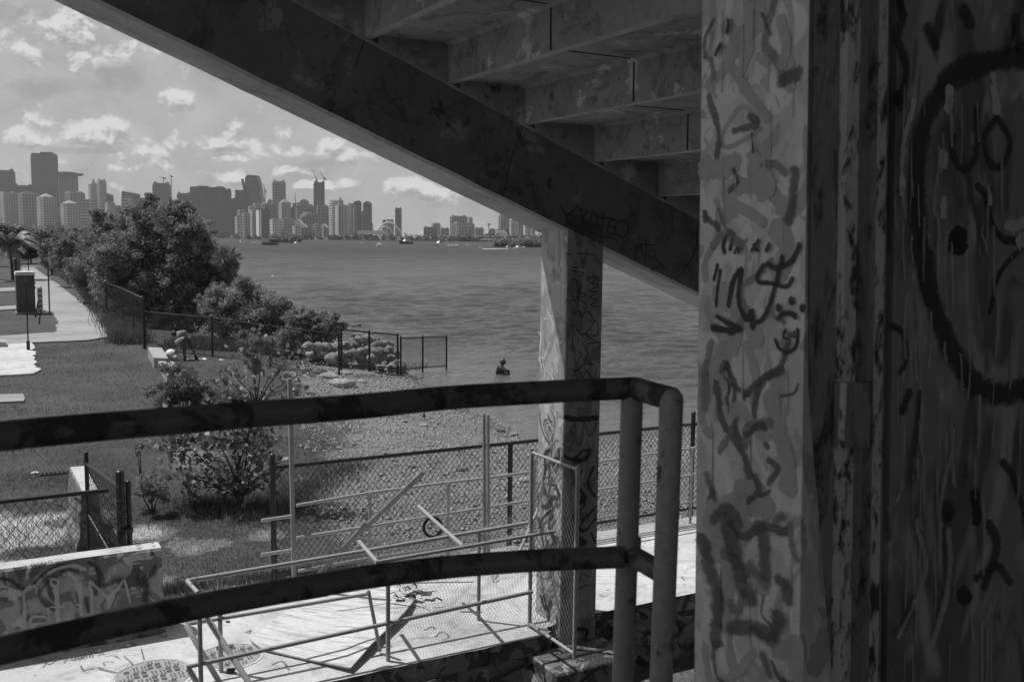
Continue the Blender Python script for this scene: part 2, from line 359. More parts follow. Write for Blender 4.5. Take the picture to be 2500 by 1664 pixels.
def ground():
    xs=axis([(-4000,-400,400),(-400,-80,20),(-80,-24,2),(-24,-12,.5),(-12,9,.2),(9,40,2),(40,400,30),(400,4000,400)])
    ys=axis([(-60,6,6),(6,13,1),(13,40,.2),(40,56,.4),(56,120,2),(120,400,15),(400,9000,600)])
    X,Y=np.meshgrid(xs,ys); Zv=ground_z(X,Y); Zv=np.where(Y>1000,-2.5,Zv)
    D=shore_dist(X,Y)+(vnoise(X,Y,3,11)-.5)*3.0
    me=bpy.data.meshes.new('ground'); n=len(xs); k=len(ys)
    vs=np.stack([X,Y,Zv],-1).reshape(-1,3)
    i=np.arange(k-1)[:,None]*n+np.arange(n-1)[None,:]; f=np.stack([i,i+1,i+n+1,i+n],-1).reshape(-1,4)
    me.from_pydata(vs.tolist(),[],f.tolist()); me.update(); me.polygons.foreach_set('use_smooth',[True]*len(me.polygons))
    # where shell sand lies instead of turf
    gx=X*V.x+Y*V.y; gq=X*U.x+Y*U.y
    s=np.clip((8.2-D)/2.2,0,1)
    Xb=np.interp(Y,[14,16,23,27,36,44],[-2.0,-2.6,-4.3,-4.7,-7.8,-9.5]); s=np.where((Y<46)&(X>-12)&(gq>12),np.clip((X-Xb+(vnoise(X,Y,1.1,33)-.5)*2.2)/1.3+.5,0,1),s)
    s=np.where(X<-9,np.clip((2.0-D)/1.5,0,1),s)
    s=np.maximum(s,np.where(gq<12,1,0))
    def spot(px,py,rx,ry,a=1.0):
        c=onz(px,py,.9); g=1-((X-c.x)/rx)**2-((Y-c.y)/ry)**2; return np.clip((g*.8+(vnoise(X,Y,.5,21)-.5)*1.6),0,1)*a
    for a in [(528,1324,.75,.75,.9),(60,1290,1.4,1.6,1),(640,1310,.5,.6,.7),(500,1420,1.6,.35,.7),(480,1110,.8,1.4,.5),(745,995,.9,2.5,.7),(340,1300,.7,.5,.8),(40,1385,1.2,.35,1)]: s=np.maximum(s,spot(*a)*2)
    s=np.clip(s,0,2)
    at=me.attributes.new('shell','FLOAT','POINT'); at.data.foreach_set('value',s.reshape(-1).astype(np.float32))
    m,nt,b=new_mat('turf and shell sand'); v=coords(nt)
    A=nt.nodes.new('ShaderNodeAttribute'); A.attribute_name='shell'
    n1=noise_n(nt,v,.5,6,.6); n2=noise_n(nt,v,9,5,.7); n3=noise_n(nt,v,30,4,.75)
    turf=math_n(nt,'MULTIPLY',mapr(nt,n1,.3,.7,.065,.11),mapr(nt,n2,.25,.75,.55,1.45)); turf=math_n(nt,'MULTIPLY',turf,mapr(nt,n3,.3,.7,.65,1.35))
    sh=math_n(nt,'MULTIPLY',mapr(nt,n1,.3,.7,.15,.24),mapr(nt,n3,.28,.72,.2,1.8)); sh=math_n(nt,'MULTIPLY',sh,mapr(nt,n2,.3,.7,.75,1.25))
    sz=nt.nodes.new('ShaderNodeSeparateXYZ'); nt.links.new(v,sz.inputs[0])
    wet=mapr(nt,sz.outputs[2],.0,.16,.45,1); sh=math_n(nt,'MULTIPLY',sh,wet); sh=math_n(nt,'MULTIPLY',sh,mapr(nt,A.outputs['Fac'],1,1.6,1,2.3))
    k=mapr(nt,math_n(nt,'ADD',A.outputs['Fac'],math_n(nt,'MULTIPLY',math_n(nt,'SUBTRACT',n2,.5),1.5)),.35,.65)
    gray(nt,mix(nt,k,turf,sh),b); b.inputs['Roughness'].default_value=.95; b.inputs['Specular IOR Level'].default_value=.1
    bump(nt,b,math_n(nt,'ADD',n2,n3),.035)
    o=mkobj('ground',me,m); tag(o,kind='structure')
ground()
def wave_h(X,Y,cell):
    """height of wind chop: many crossing wave trains, those too short for the local mesh left out"""
    r=np.random.default_rng(19); H=np.zeros(X.shape)
    for k in range(70):
        lam=.5*(3.4/.5)**(k/69)*(.85+.3*r.random()); th=math.radians(-8)+r.normal()*.5; ph=r.random()*6.28; kk=2*math.pi/lam
        a=lam*.0040
        f=np.clip(lam/(cell*2.2)-1,0,1)
        H+=a*f*np.sin(kk*(X*math.sin(th)+Y*math.cos(th))+ph+.8*np.sin(X*.11+ph*3)+.7*np.sin(Y*.07+ph))
    gust=.7+.6*vnoise(X,Y,17,61)
    return H*gust
def water():
    # rows get wider apart with distance; columns fan out over the whole bay
    ys=[24.]; 
    while ys[-1]<520: ys.append(ys[-1]+max(.16,ys[-1]**2/(995*CZ)*.27))
    ys+=[700,1000,1500,2500,5000,9000]; ys=np.array(ys)
    t=np.linspace(-.62,.62,1150); t=np.concatenate([[-6,-2,-1],t,[1,2,6]])
    X=ys[:,None]*t[None,:]; Y=np.repeat(ys[:,None],len(t),1); n=len(t); k=len(ys)
    cell=np.repeat(np.gradient(ys)[:,None],n,1); D=-shore_dist(X[:,::1],Y)
    A=np.clip((D+1.0)/9,0.04,1)
    H=wave_h(X,Y,cell)*A*np.where(Y>600,0,1)*np.where(np.abs(X)>Y*.63,0,1)
    vs=np.stack([X,Y,H],-1).reshape(-1,3).astype(np.float32); i=np.arange(k-1)[:,None]*n+np.arange(n-1)[None,:]; f=np.stack([i,i+1,i+n+1,i+n],-1).reshape(-1).astype(np.int32)
    me=bpy.data.meshes.new('water'); me.vertices.add(len(vs)); me.vertices.foreach_set('co',vs.ravel()); me.loops.add(len(f)); me.loops.foreach_set('vertex_index',f)
    nf=len(f)//4; me.polygons.add(nf); me.polygons.foreach_set('loop_start',np.arange(0,len(f),4,dtype=np.int32)); me.polygons.foreach_set('use_smooth',np.ones(nf,bool)); me.update(calc_edges=True)
    sh=np.clip(1-D/14,0,1); at=me.attributes.new('shallow','FLOAT','POINT'); at.data.foreach_set('value',sh.reshape(-1).astype(np.float32))
    m,nt,b=new_mat('bay water')
    v3=coords(nt,True,(.8,1.0,1),(0,0,math.radians(8))); w4=noise_n(nt,v3,2.2,5,.62,.8)
    A_=nt.nodes.new('ShaderNodeAttribute'); A_.attribute_name='shallow'
    big=noise_n(nt,coords(nt,True,(.02,.06,1)),1,4); pat=noise_n(nt,coords(nt,True,(.10,.05,1)),1.0,8,.68,.6)
    c=mix(nt,A_.outputs['Fac'],WATER_DEEP,WATER_SHALLOW); c=math_n(nt,'MULTIPLY',c,mapr(nt,big,.3,.7,.85,1.15)); gray(nt,c,b)
    sy_=nt.nodes.new('ShaderNodeSeparateXYZ'); nt.links.new(coords(nt),sy_.inputs[0])
    nt.links.new(math_n(nt,'MULTIPLY',mapr(nt,pat,.41,.59,.14,.74),mapr(nt,sy_.outputs[1],30,420,1.05,.55)),b.inputs['Specular IOR Level'])
    nt.links.new(mapr(nt,sy_.outputs[1],60,400,.13,.42),b.inputs['Roughness']); b.inputs['IOR'].default_value=1.33
    bump(nt,b,w4,.22)
    tag(mkobj('water',me,m),kind='structure')
WATER_DEEP=.042; WATER_SHALLOW=.12; WATER_BUMP=1.0
water()

# paved surfaces: each a slab with real thickness laid in the turf
def slab_poly(name,pts,mat,z0=.7,z1=.95,kind='structure',jag=0):
    mb=MB(); P=[Vector((x,y,z0)) for x,y in pts]
    if jag:
        Q=[]; r=random.Random(5)
        for a,b in zip(P,P[1:]+P[:1]):
            n=max(1,int((b-a).length/.45))
            for i in range(n):
                c=a.lerp(b,i/n); t=(b-a).normalized(); c+=Vector((-t.y,t.x,0))*r.uniform(-jag,jag) if i else Vector(); Q.append(c)
        P=Q
    mb.prism(P,(0,0,z1-z0)); o=mb.build(name,mat); return tag(o,kind=kind)
def G4(x,y): w=onz(x*.2679,580+y*.2679,.95); return (w.x,w.y)
slab_poly('path',[G4(*a) for a in [(1100,890),(1010,830),(860,690),(700,560),(540,430),(375,320),(310,270),(185,275),(170,330),(200,480),(330,655),(480,680),(525,770),(520,857),(480,865),(0,895),(-900,940),(-900,1010),(285,955),(800,935)]][::-1],M['path'],z1=.97,jag=.10)
slab_poly('pavement',[G4(*a) for a in [(285,957),(320,1100),(355,1215),(300,1240),(0,1257),(-700,1300),(-700,1010)]],M['deck'],z1=.974,jag=.12)
for pts in ([(-300,1440),(0,1430),(210,1424),(218,1490),(0,1500),(-300,1510)],[(-300,635),(0,628),(165,618),(165,650),(0,660),(-300,668)],[(-300,465),(0,460),(145,452),(145,484),(0,492),(-300,497)],[(-300,402),(0,395),(145,383),(145,390),(0,403),(-300,410)]):
    slab_poly('pavement',[G4(*a) for a in pts],M['path'],z1=.968,jag=.07)
def deck():
    mb=MB(); r=random.Random(3)
    # front edge slightly broken; left of the pillar it is at q 10.0, right of it at 10.3
    pts=[(-9,10.0)]+[(p,10.0+r.uniform(-.012,.012)) for p in np.arange(1.5,6.2,.25)]+[(6.25,10.06),(6.25,10.2),(6.95,10.32)]+[(p,10.3+r.uniform(-.012,.012)) for p in np.arange(7.2,13,.3)]+[(15,10.3),(15,13.32)]+[(p,13.3+r.uniform(-.02,.02)) for p in np.arange(12,2.2,-.3)]+[(2.2,12.95),(-9,12.95)]
    mb.prism([L(p,q,.78) for p,q in pts],(0,0,.22)); o=mb.build('concrete_deck',M['deck']); tag(o,kind='structure'); o.data.materials.append(M['ledge'])
    for i in range(2,len(o.data.polygons)): o.data.polygons[i].material_index=1
    # expansion joint and painted rings are marks in the surface
    mb=MB()
    a=onz(345,1583,1.0); b=onz(366,1664,1.0)
    mb.add([a+V*-.008+Z*.004,a+V*.008+Z*.004,b+V*.01+Z*.004,b+V*-.01+Z*.004],[(0,1,2,3)])
    for q in (12.1,): pass
    o2=mb.build('joint',M['solid_grey'],parent=o)
deck()

# ------------------------------------------------------------ spray paint strokes laid on real surfaces
def catmull(P,n=5):
    if len(P)<3: return [P[0].lerp(P[-1],i/n) for i in range(n+1)]
    Q=[P[0]*2-P[1]]+P+[P[-1]*2-P[-2]]; out=[]
    for i in range(1,len(Q)-2):
        a,b,c,d=Q[i-1:i+3]
        for k in range(n):
            t=k/n; out.append(.5*((2*b)+(c-a)*t+(2*a-5*b+4*c-d)*t*t+(3*b-a-3*c+d)*t**3))
    out.append(P[-1]); return out
def strokes(name,items,P0,N,mat,parent,conv=lambda x,y:(x,y),off=.003,jag=.12,step=.0002,seed=1,sharp=False):
    """items: (width px, [(x,y)...]); traced marks put on the plane through P0 with normal N"""
    N=Vector(N).normalized(); P0=Vector(P0); mb=MB(); mb.cov=[]; r=random.Random(seed); k=0; soft=True
    def hit(x,y):
        x,y=conv(x,y); d=ray(x,y); t=(P0-CAM).dot(N)/d.dot(N); return CAM+d*t
    for w,pts in items:
        H=[hit(*p) for p in pts]
        a=hit(*pts[0]); b=hit(pts[0][0]+10,pts[0][1]); c=hit(pts[0][0],pts[0][1]+10); W_=w*math.sqrt(((b-a).cross(c-a)).length)/10
        if len(H)==1: H=[H[0]-Z*W_*.3,H[0]+Z*W_*.3]
        C=catmull(H,5) if not sharp else catmull(H,1)
        n=len(C); vs=[]; fs=[]
        t0=(C[1]-C[0]).normalized(); C=[C[0]-t0*W_*.35]+C+[C[-1]+(C[-1]-C[-2]).normalized()*W_*.35]; n=len(C)
        for i,p in enumerate(C):
            t=(C[min(i+1,n-1)]-C[max(i-1,0)]).normalized(); s=t.cross(N).normalized()
            h=W_/2*(.35 if i in(0,n-1) else 1)
            o=N*(off+step*k); k+=1
            g_=1.25 if soft else 1.0
            vs+= [p+s*h*g_*(1+r.uniform(-jag,jag))+o,p+o,p-s*h*g_*(1+r.uniform(-jag,jag))+o]; mb.cov+=[0,0 if i in(0,n-1) else 1,0]
        fs=[f for i in range(n-1) for f in ((3*i,3*i+1,3*i+4,3*i+3),(3*i+1,3*i+2,3*i+5,3*i+4))]
        mb.add(vs,fs)
    return merge_into(parent,mb,mat)
def merge_into(o,mb,mat):
    """add painted marks to the mesh of the surface they are on, as a further material of it"""
    me=o.data; base=root_loc(o)
    if mat.name not in [m.name for m in me.materials]: me.materials.append(mat)
    mi=[m.name for m in me.materials].index(mat.name)
    bm=bmesh.new(); bm.from_mesh(me); lay=bm.verts.layers.float.get('cov') or bm.verts.layers.float.new('cov'); vs=[bm.verts.new(v-base) for v in mb.v]
    for v,c in zip(vs,mb.cov): v[lay]=c
    for f in mb.f:
        try: g=bm.faces.new([vs[i] for i in f]); g.material_index=mi
        except ValueError: pass
    bm.to_mesh(me); bm.free(); me.update(); return o

# ------------------------------------------------------------ grandstand
Q0=10.1; BZ=lambda p:8.419-.394*p; TZ=lambda p:9.391-.394*p
STAND=empty('grandstand',L(6.6,10.3,.8),'concrete underside of a derelict grandstand with sloping beam, stepped slab and graffiti covered pillars','grandstand')
def grandstand():
    # raker beam with small chamfers, slightly uneven lower edge
    mb=MB(); ps=np.arange(-6,11.01,.25); r=random.Random(2); e=[r.uniform(-.006,.006) for _ in ps]; c=.035
    prof=lambda p,j:[(Q0,BZ(p)+c+j),(Q0+c,BZ(p)+j),(Q0+.70,BZ(p)+j*.5),(Q0+.72,BZ(p)+.02),(Q0+.72,TZ(p)+.55),(Q0,TZ(p)+.55)]
    vs=[];fs=[]
    for p,j in zip(ps,e): vs+=[L(p,q,z) for q,z in prof(p,j)]
    for i in range(len(ps)-1):
        for k in range(6): a=i*6+k;b=i*6+(k+1)%6; fs.append((a,b,b+6,a+6))
    fs+=[tuple(range(6)),tuple(len(vs)-6+i for i in range(6))[::-1]]
    mb.add(vs,fs); o=mb.build('raker_beam',M['raker'],STAND)
    bm=o
    # second material on the soffit faces only (paler: bounced light put into the colour)
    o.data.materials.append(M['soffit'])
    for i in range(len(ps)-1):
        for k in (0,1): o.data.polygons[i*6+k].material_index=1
    # slab seat on the beam: thin mortar fillet
    mb=MB(); vs=[];fs=[]
    for p in ps: vs+=[L(p,Q0-.02,TZ(p)-.012),L(p,Q0-.02,TZ(p)+.012),L(p,Q0+.02,TZ(p)+.03),L(p,Q0+.02,TZ(p)-.03)]
    for i in range(len(ps)-1):
        for k in range(4): a=i*4+k;b=i*4+(k+1)%4; fs.append((a,b,b+4,a+4))
    mb.add(vs,fs); mb.build('mortar_joint',M['soffit'],bm)
    # stepped seating slab
    p1=.965; base=3.836; prof=[]
    idx=range(-10,7)
    for i in idx:
        p=base+i*p1; z=TZ(p)-.01
        prof+=[(p,z),(p+.10,z-.004),(p+.115,z+.035),(p+p1-.06,z+.035),(p+p1-.006,z-.0)]
    top=[(p,z+.42) for p,z in ((base+i*p1,TZ(base+i*p1)) for i in idx)]
    qs=[-7,-5.6,-4.2,-2.8,-1.4,0,1.4,2.8,4.2,5.6,7,8,9,9.6,Q0+.04]
    mb=MB(); vs=[];fs=[]; n=len(prof)
    for q in qs: vs+=[L(p,q,z) for p,z in prof]
    for j in range(len(qs)-1):
        for i in range(n-1): a=j*n+i; fs.append((a,a+1,a+n+1,a+n))
    mb.add(vs,fs)
    pa,za=prof[0]; pb,zb=prof[-1]
    mb.hexa([L(pa,-7,za+.3),L(pb,-7,zb+.3),L(pb,Q0+.75,zb+.3),L(pa,Q0+.75,za+.3)],[L(pa,-7,za+1.0),L(pb,-7,zb+1.0),L(pb,Q0+.75,zb+1.0),L(pa,Q0+.75,za+1.0)])
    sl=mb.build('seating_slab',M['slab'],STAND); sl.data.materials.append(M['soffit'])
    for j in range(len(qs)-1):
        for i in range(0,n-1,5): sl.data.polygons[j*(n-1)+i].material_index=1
    # end diaphragms where each step lands on the beam
    mb=MB()
    for i in range(-2,6):
        p=base+i*p1; z=TZ(p)
        mb.lbox(p+.02,p+.10,Q0-.16,Q0-.02,z+.02,z+.5)
        mb.hexa([L(p+.17,Q0-.07,TZ(p+.17)-.02),L(p+p1,Q0-.07,TZ(p+p1)-.02),L(p+p1,Q0-.004,TZ(p+p1)-.02),L(p+.17,Q0-.004,TZ(p+.17)-.02)],
                [L(p+.17,Q0-.07,z+.12),L(p+p1,Q0-.07,z+.12),L(p+p1,Q0-.004,z+.12),L(p+.17,Q0-.004,z+.12)])
    mb.build('end_block',M['slab'],STAND)
    # construction joints in treads and risers
    mb=MB()
    for i,(x,y) in ((1,(1346,110)),(2,(1548,235)),(0,(1150,20)),(3,(1680,330))):
        p=base+i*p1; q=onp(x,y,p).dot(U); z=TZ(p)
        mb.lbox(p-.014,p-.001,q-.007,q+.007,z+.0,z+.40); mb.lbox(p-p1+.12,p-.004,q-.007,q+.007,TZ(p-p1)+.017,TZ(p-p1)+.03)
    mb.build('slab_joint',M['darkpaint'],sl)
    # middle pillar: wedge-bevelled square column
    mb=MB(); pz=[(6.40,10.10),(6.93,10.10),(6.93,10.66),(6.40,10.68)]
    b=.012
    pts=[(6.40,10.10+b*5),(6.40+b*.6,10.10+b*1.0),(6.42,10.10),(6.93,10.10),(6.93,10.66),(6.40,10.68)]
    zt=[BZ(p)+.25 for p,q in pts]; lo=[L(p-.012,q,.55) for p,q in pts]; hi=[L(p,q,z) for (p,q),z in zip(pts,zt)]
    n=len(pts); mb.add(lo+hi,[(i,(i+1)%n,n+(i+1)%n,n+i) for i in range(n)]+[tuple(range(n))[::-1],tuple(range(n,2*n))])
    pil=mb.build('pillar',M['pillar_shaded'],STAND); pil['label']='square pillar under the beam, one pale lit side and one dark shaded side full of tags'
    pil.data.materials.append(M['pillar_lit'])
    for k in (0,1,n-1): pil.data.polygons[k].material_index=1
    c5=lambda x,y:(1300+.2679*x,560+.2679*y); cb=lambda x,y:(1280+.4237*x,1000+.4237*y)
    dark=[[(350,345),(480,345)],[(430,200),(460,310)],[(400,215),(560,230)],[(310,225),(350,235)],[(350,370),(460,400),(430,430)],[(345,460),(390,460),(415,560),(390,640),(350,650)],[(440,510),(420,570),(480,590),(430,640),(490,690),(460,730)],
      [(405,560),(410,700),(420,800)],[(500,440),(590,440),(520,490),(590,500),(510,560),(580,570),(510,620),(590,640),(520,690),(600,700)],[(355,770),(420,740),(430,800),(480,740),(530,800),(510,850)],[(355,860),(348,1070)],
      [(355,860),(440,960),(560,830),(570,960),(460,950),(550,1010)],[(440,1040),(480,1100),(470,1180),(400,1270),(350,1280)],[(400,1110),(425,1150),(390,1180)],[(470,1180),(500,1220),(540,1220)],[(350,1340),(380,1270),(430,1340),(470,1290),(530,1350),(560,1280)],[(470,1040),(590,1020),(575,1090)]]
    strokes('graffiti',[(9,s) for s in dark],L(6.5,Q0,3),-U,M['spray_black'],pil,c5)
    dk2=[(28,[(230,40),(300,55),(420,45)]),(14,[(228,262),(280,285),(330,240),(382,228)]),(26,[(290,290),(345,285),(372,245)]),(16,[(262,320),(290,420),(335,480),(352,505)]),(12,[(330,340),(300,400),(270,430)]),(14,[(395,325),(362,420),(402,500)]),(26,[(325,500),(342,520),(310,530)]),(14,[(345,540),(310,580),(268,625),(330,700)]),(12,[(405,555),(330,640),(300,720)]),(12,[(270,640),(340,690),(405,615)]),(20,[(300,730),(345,760),(300,775)]),(20,[(290,1252),(350,1262),(342,1315)]),(10,[(375,700),(395,760)])]
    strokes('graffiti',dk2,L(6.5,Q0,3),-U,M['spray_black'],pil,cb,off=.0065,seed=4)
    lt=[(12,[(222,195),(250,222),(277,190),(270,120)]),(13,[(290,70),(300,180),(322,195),(338,90),(345,60)]),(12,[(352,90),(366,150),(392,128),(410,75)]),(8,[(245,235),(300,228),(360,240)]),(14,[(300,580),(330,600),(320,640)]),(12,[(350,590),(362,640)]),(9,[(270,930),(300,990),(330,940),(370,960)]),(9,[(270,1040),(340,1010),(385,1000)])]
    strokes('graffiti',lt,L(6.5,Q0,3),-U,M['spray_grey'],pil,cb,off=.0095,seed=5)
    face=[(5,[(92,5),(95,70),(120,150),(150,182),(172,140),(180,60),(160,0)]),(7,[(118,92),(125,60),(140,55)]),(9,[(140,25),(156,62),(170,70)]),(10,[(150,95),(160,120)]),(5,[(130,110),(140,140)]),(4,[(172,150),(176,235)]),(4,[(135,160),(150,190),(156,225)])]
    strokes('graffiti',face,L(6.40,10.4,3),-V,M['spray_black'],pil,cb,off=.012,seed=6)
    r=random.Random(5); fx=[]; fy=[]
    for i in range(26):
        x=r.uniform(1316,1366); y=r.uniform(1090,1545); a=r.uniform(0,6.28); P=[(x,y)]
        for k in range(3): a+=r.uniform(-1.2,1.2); x=min(1370,max(1313,x+math.cos(a)*12)); y+=math.sin(a)*26; P.append((x,y))
        (fx if i%2 else fy).append((r.uniform(4,9),P))
    strokes('graffiti',fx,L(6.40,10.4,3),-V,M['spray_black'],pil,off=.016,seed=61); strokes('graffiti',fy,L(6.40,10.4,3),-V,M['spray_grey'],pil,off=.020,seed=62)
    fw=[(8,[(70,1150),(100,1180),(130,1340)]),(9,[(90,950),(75,1130),(100,1300)]),(7,[(150,1060),(120,1160),(70,1180),(150,1300)]),(8,[(65,930),(100,980),(120,1050)])]
    strokes('graffiti',fw,L(6.40,10.4,3),-V,M['spray_white'],pil,c5,off=.014,seed=7)
    # tags on the beam side
    c55=lambda x,y:(650+.5102*x,.5102*y); circ=lambda x,y,a,b:[(x+a*math.cos(t*.785),y+b*math.sin(t*.785)) for t in range(9)]
    tg=[[(1405,980),(1440,1050),(1425,1085)],[(1490,990),(1430,1045),(1480,1090)],[(1500,1000),(1520,1085)],[(1495,1003),(1535,1012),(1512,1045),(1552,1088)],[(1545,1090),(1562,1010),(1600,1110)],[(1540,1062),(1590,1066)],[(1575,1038),(1655,1050)],[(1612,1015),(1600,1100)],[(1668,1052),(1640,1060),(1630,1112),(1670,1122)],[(1638,1085),(1665,1090)],circ(1695,1095,32,40),[(1510,1095),(1590,1130),(1660,1142),(1672,1165)],
      [(1760,1245),(1758,1195),(1782,1178),(1792,1215)],[(1812,1145),(1802,1250)],[(1780,1170),(1850,1172)],circ(1835,1215,18,18),[(1850,1238),(1898,1292)],[(1828,1292),(1890,1268)]]
    strokes('graffiti',[(7,s) for s in tg],L(8,Q0,5),-U,M['mark_beam'],bm,c55,seed=8)
    cr=[[(1225,590),(1215,650),(1170,760),(1150,860),(1130,940)],[(470,195),(440,270),(425,330)],[(2060,1100),(2050,1200),(1990,1310)]]
    strokes('crack',[(5,s) for s in cr],L(8,Q0,5),-U,M['mark_beam'],bm,c55,seed=9,off=.002)
    # pad under the pillar and wall under the deck edge
    mb=MB(); mb.lbox(5.9,7.0,9.35,10.04,-.6,.80); mb.hexa([L(5.4,9.0,-.6),L(5.9,9.0,-.6),L(5.9,9.98,-.6),L(5.4,9.98,-.6)],[L(5.4,9.0,-.5),L(5.9,9.0,.1),L(5.9,9.98,.7),L(5.4,9.98,.6)])
    mb.build('pillar_base',M['ledge'],STAND,bevel=.02)
    mb=MB(); mb.lbox(-9,6.2,10.03,10.3,-.8,.779); mb.lbox(6.95,15,10.33,10.6,-.8,.779); mb.build('wall',M['ledge'],STAND)
    w=STAND.children[-1]
    c4=lambda x,y:(400+.4244*x,1300+.4244*y)
    ar=[[(1150,858),(1200,795),(1290,765),(1370,800),(1395,858)],[(1400,850),(1480,780),(1580,800),(1600,858)],[(1680,790),(1760,740),(1860,725),(1930,800)],[(1640,858),(1700,800)],[(2080,700),(2150,650),(2160,720)]]
    strokes('graffiti',[(12,s) for s in ar],L(3,10.03,.4),-U,M['spray_grey'],w,c4,off=.003)
    cs=lambda x,y:(1100+.5192*x,850+.5192*y)
    ar=[(22,[(740,1290),(760,1340),(730,1380)]),(26,[(900,1240),(960,1220),(1090,1230)]),(9,[(900,1360),(940,1340),(945,1390),(905,1400)]),(16,[(700,1380),(760,1400),(780,1330)]),(18,[(1000,1320),(1060,1350),(1100,1300)])]
    strokes('graffiti',ar,L(8,10.33,.4),-U,M['spray_dim'],w,cs,off=.003)
    # --- close to the camera: light pillar, door frame, painted door, landing floor, added unseen shade walls
    PC=1.75
    def vl(xt,xb,fn,k,z):
        a=fn(xt,0,k); b=fn(xb,1664,k); return b+(a-b)*((z-b.z)/(a.z-b.z))
    z0,z1=4.2,8.3
    l0,l1=vl(1715,1695,onp,PC,z0),vl(1715,1695,onp,PC,z1)
    r0,r1=vl(1976,1950,onp,PC,z0),vl(1976,1950,onp,PC,z1)
    ub=V*.30+U*.06
    mb=MB(); mb.hexa([l0,r0,r0+ub,l0+ub],[l1,r1,r1+ub,l1+ub]); nc=mb.build('near_pillar',M['near_col'],STAND,bevel=.006,seg=2); nc['label']='pale painted pillar at arm\'s length, covered in marker tags and drips'
    NP=-( (r0-l0).cross(l1-l0) ).normalized(); NP=NP if NP.dot(V)<0 else -NP
    c6=lambda x,y:(1650+.5421*x,.5421*y); c7=lambda x,y:(1650+.5509*x,800+.5509*y)
    ck=[(22,[(252,1050),(230,1058),(214,1110),(222,1138)]),(18,[(262,1052),(246,1125)]),(16,[(190,1190),(172,1262)]),(16,[(202,1215),(190,1300),(183,1380)]),(24,[(240,1380),(262,1260),(300,1210)]),(24,[(300,1215),(287,1300),(292,1380),(325,1440),(345,1400),(350,1480)]),
        (18,[(400,1190),(372,1240),(378,1270),(430,1275),(500,1290),(532,1252)]),(20,[(485,1150),(470,1220),(440,1330),(400,1430),(352,1458)]),(20,[(415,1185),(455,1207),(520,1180),(558,1120),(562,1095)]),(30,[(470,1385)]),(30,[(528,1355)]),(20,[(468,1432),(490,1412),(530,1410),(548,1432)]),(30,[(580,1388)]),(24,[(168,1470),(250,1488),(300,1478)]),(20,[(190,1422),(230,1445),(290,1478)]),
        (16,[(350,1130),(385,1080)]),(16,[(360,1100),(380,1130)]),(18,[(432,1098),(418,1132)]),(14,[(275,1140),(290,1115),(296,1140)]),(14,[(545,1490),(545,1520)]),(18,[(250,90),(243,150)]),(20,[(215,200),(190,250)]),(10,[(355,600),(362,690)])]
    strokes('graffiti',ck,l0,NP,M['col_black'],nc,c6,off=.0012,step=.00003,seed=11,jag=.16)
    ck=[(16,[(442,50),(462,92),(500,107),(536,78),(543,5)]),(13,[(492,8),(478,38),(498,50)]),(20,[(165,5),(220,12)])]
    strokes('graffiti',ck,l0,NP,M['col_black'],nc,c7,off=.0022,step=.00003,seed=12)
    lc=[(44,[(215,330),(150,375),(165,410)]),(42,[(250,300),(330,420),(420,540)]),(20,[(380,535),(300,480),(232,560),(205,640),(250,660),(385,580)]),(60,[(330,20),(330,170)]),(46,[(290,330),(340,210)]),(110,[(370,800),(420,860)]),(40,[(250,920),(340,960),(400,1010)]),(26,[(180,900),(190,920)]),(50,[(470,80),(500,200),(480,300)])]
    strokes('graffiti',lc,l0,NP,M['paint_pale'],nc,c6,off=.0005,step=.00003,seed=13,jag=.08)
    dm=[(26,[(205,100),(240,200),(262,260),(330,300)]),(40,[(180,240),(205,400),(255,480),(300,560),(330,660)]),(26,[(262,225),(262,420),(300,520)]),(30,[(350,650),(370,720),(320,770)]),(28,[(410,580),(455,620),(410,690)]),(30,[(310,480),(370,430),(400,440)]),
        (70,[(120,930),(150,1060),(190,1200),(175,1400)]),(80,[(225,870),(265,1000),(300,1130),(340,1210)]),(66,[(360,870),(392,950),(400,1100)]),(50,[(450,1110),(498,1150),(500,1215)]),(66,[(240,1335),(340,1325),(430,1360),(462,1270)]),(40,[(385,1440),(425,1545)]),(34,[(440,860),(480,825)]),(40,[(160,850),(230,800),(290,870)]),(30,[(140,640),(180,760)]),(26,[(205,200),(225,150)])]
    strokes('graffiti',dm,l0,NP,M['paint_dim'],nc,c7,off=.0009,step=.00003,seed=14,jag=.22)
    dm=[(30,[(150,430),(195,600),(185,720)]),(30,[(330,520),(370,560),(260,590)]),(24,[(260,760),(280,820),(240,860)]),(50,[(540,760),(530,900),(510,1000)]),(60,[(470,370),(560,330)]),(18,[(390,60),(430,160)])]
    strokes('graffiti',dm,l0,NP,M['paint_dim'],nc,c6,off=.0017,step=.00003,seed=15,jag=.22)
    r=random.Random(77)
    for mt,cnt,of,wr in ((M['paint_pale'],26,.0003,(16,50)),(M['paint_dim'],12,.0014,(6,18)),(M['paint_mid2'],16,.0019,(8,26))):
        ex=[]
        for i in range(cnt):
            x=r.uniform(1735,1935); y=r.uniform(20,1640); a=r.uniform(0,6.28); L_=r.uniform(15,60); P=[(x,y)]
            for k in range(r.randint(2,4)): a+=r.uniform(-1.3,1.3); x=min(1950,max(1722,x+math.cos(a)*L_)); y+=math.sin(a)*L_*1.5; P.append((x,y))
            ex.append((r.uniform(*wr),P))
        for i in range(cnt//2): x=r.uniform(1735,1940); y=r.uniform(0,1500); ex.append((r.uniform(2,5),[(x,y),(x+r.uniform(-2,2),y+r.uniform(40,160))]))
        strokes('graffiti',ex,l0,NP,mt,nc,off=of,step=.000005,seed=int(of*1e5),jag=.2)
    # door frame: rolled steel profile
    qf=onp(1963,832,PC).dot(U)-.004; O=1.0611
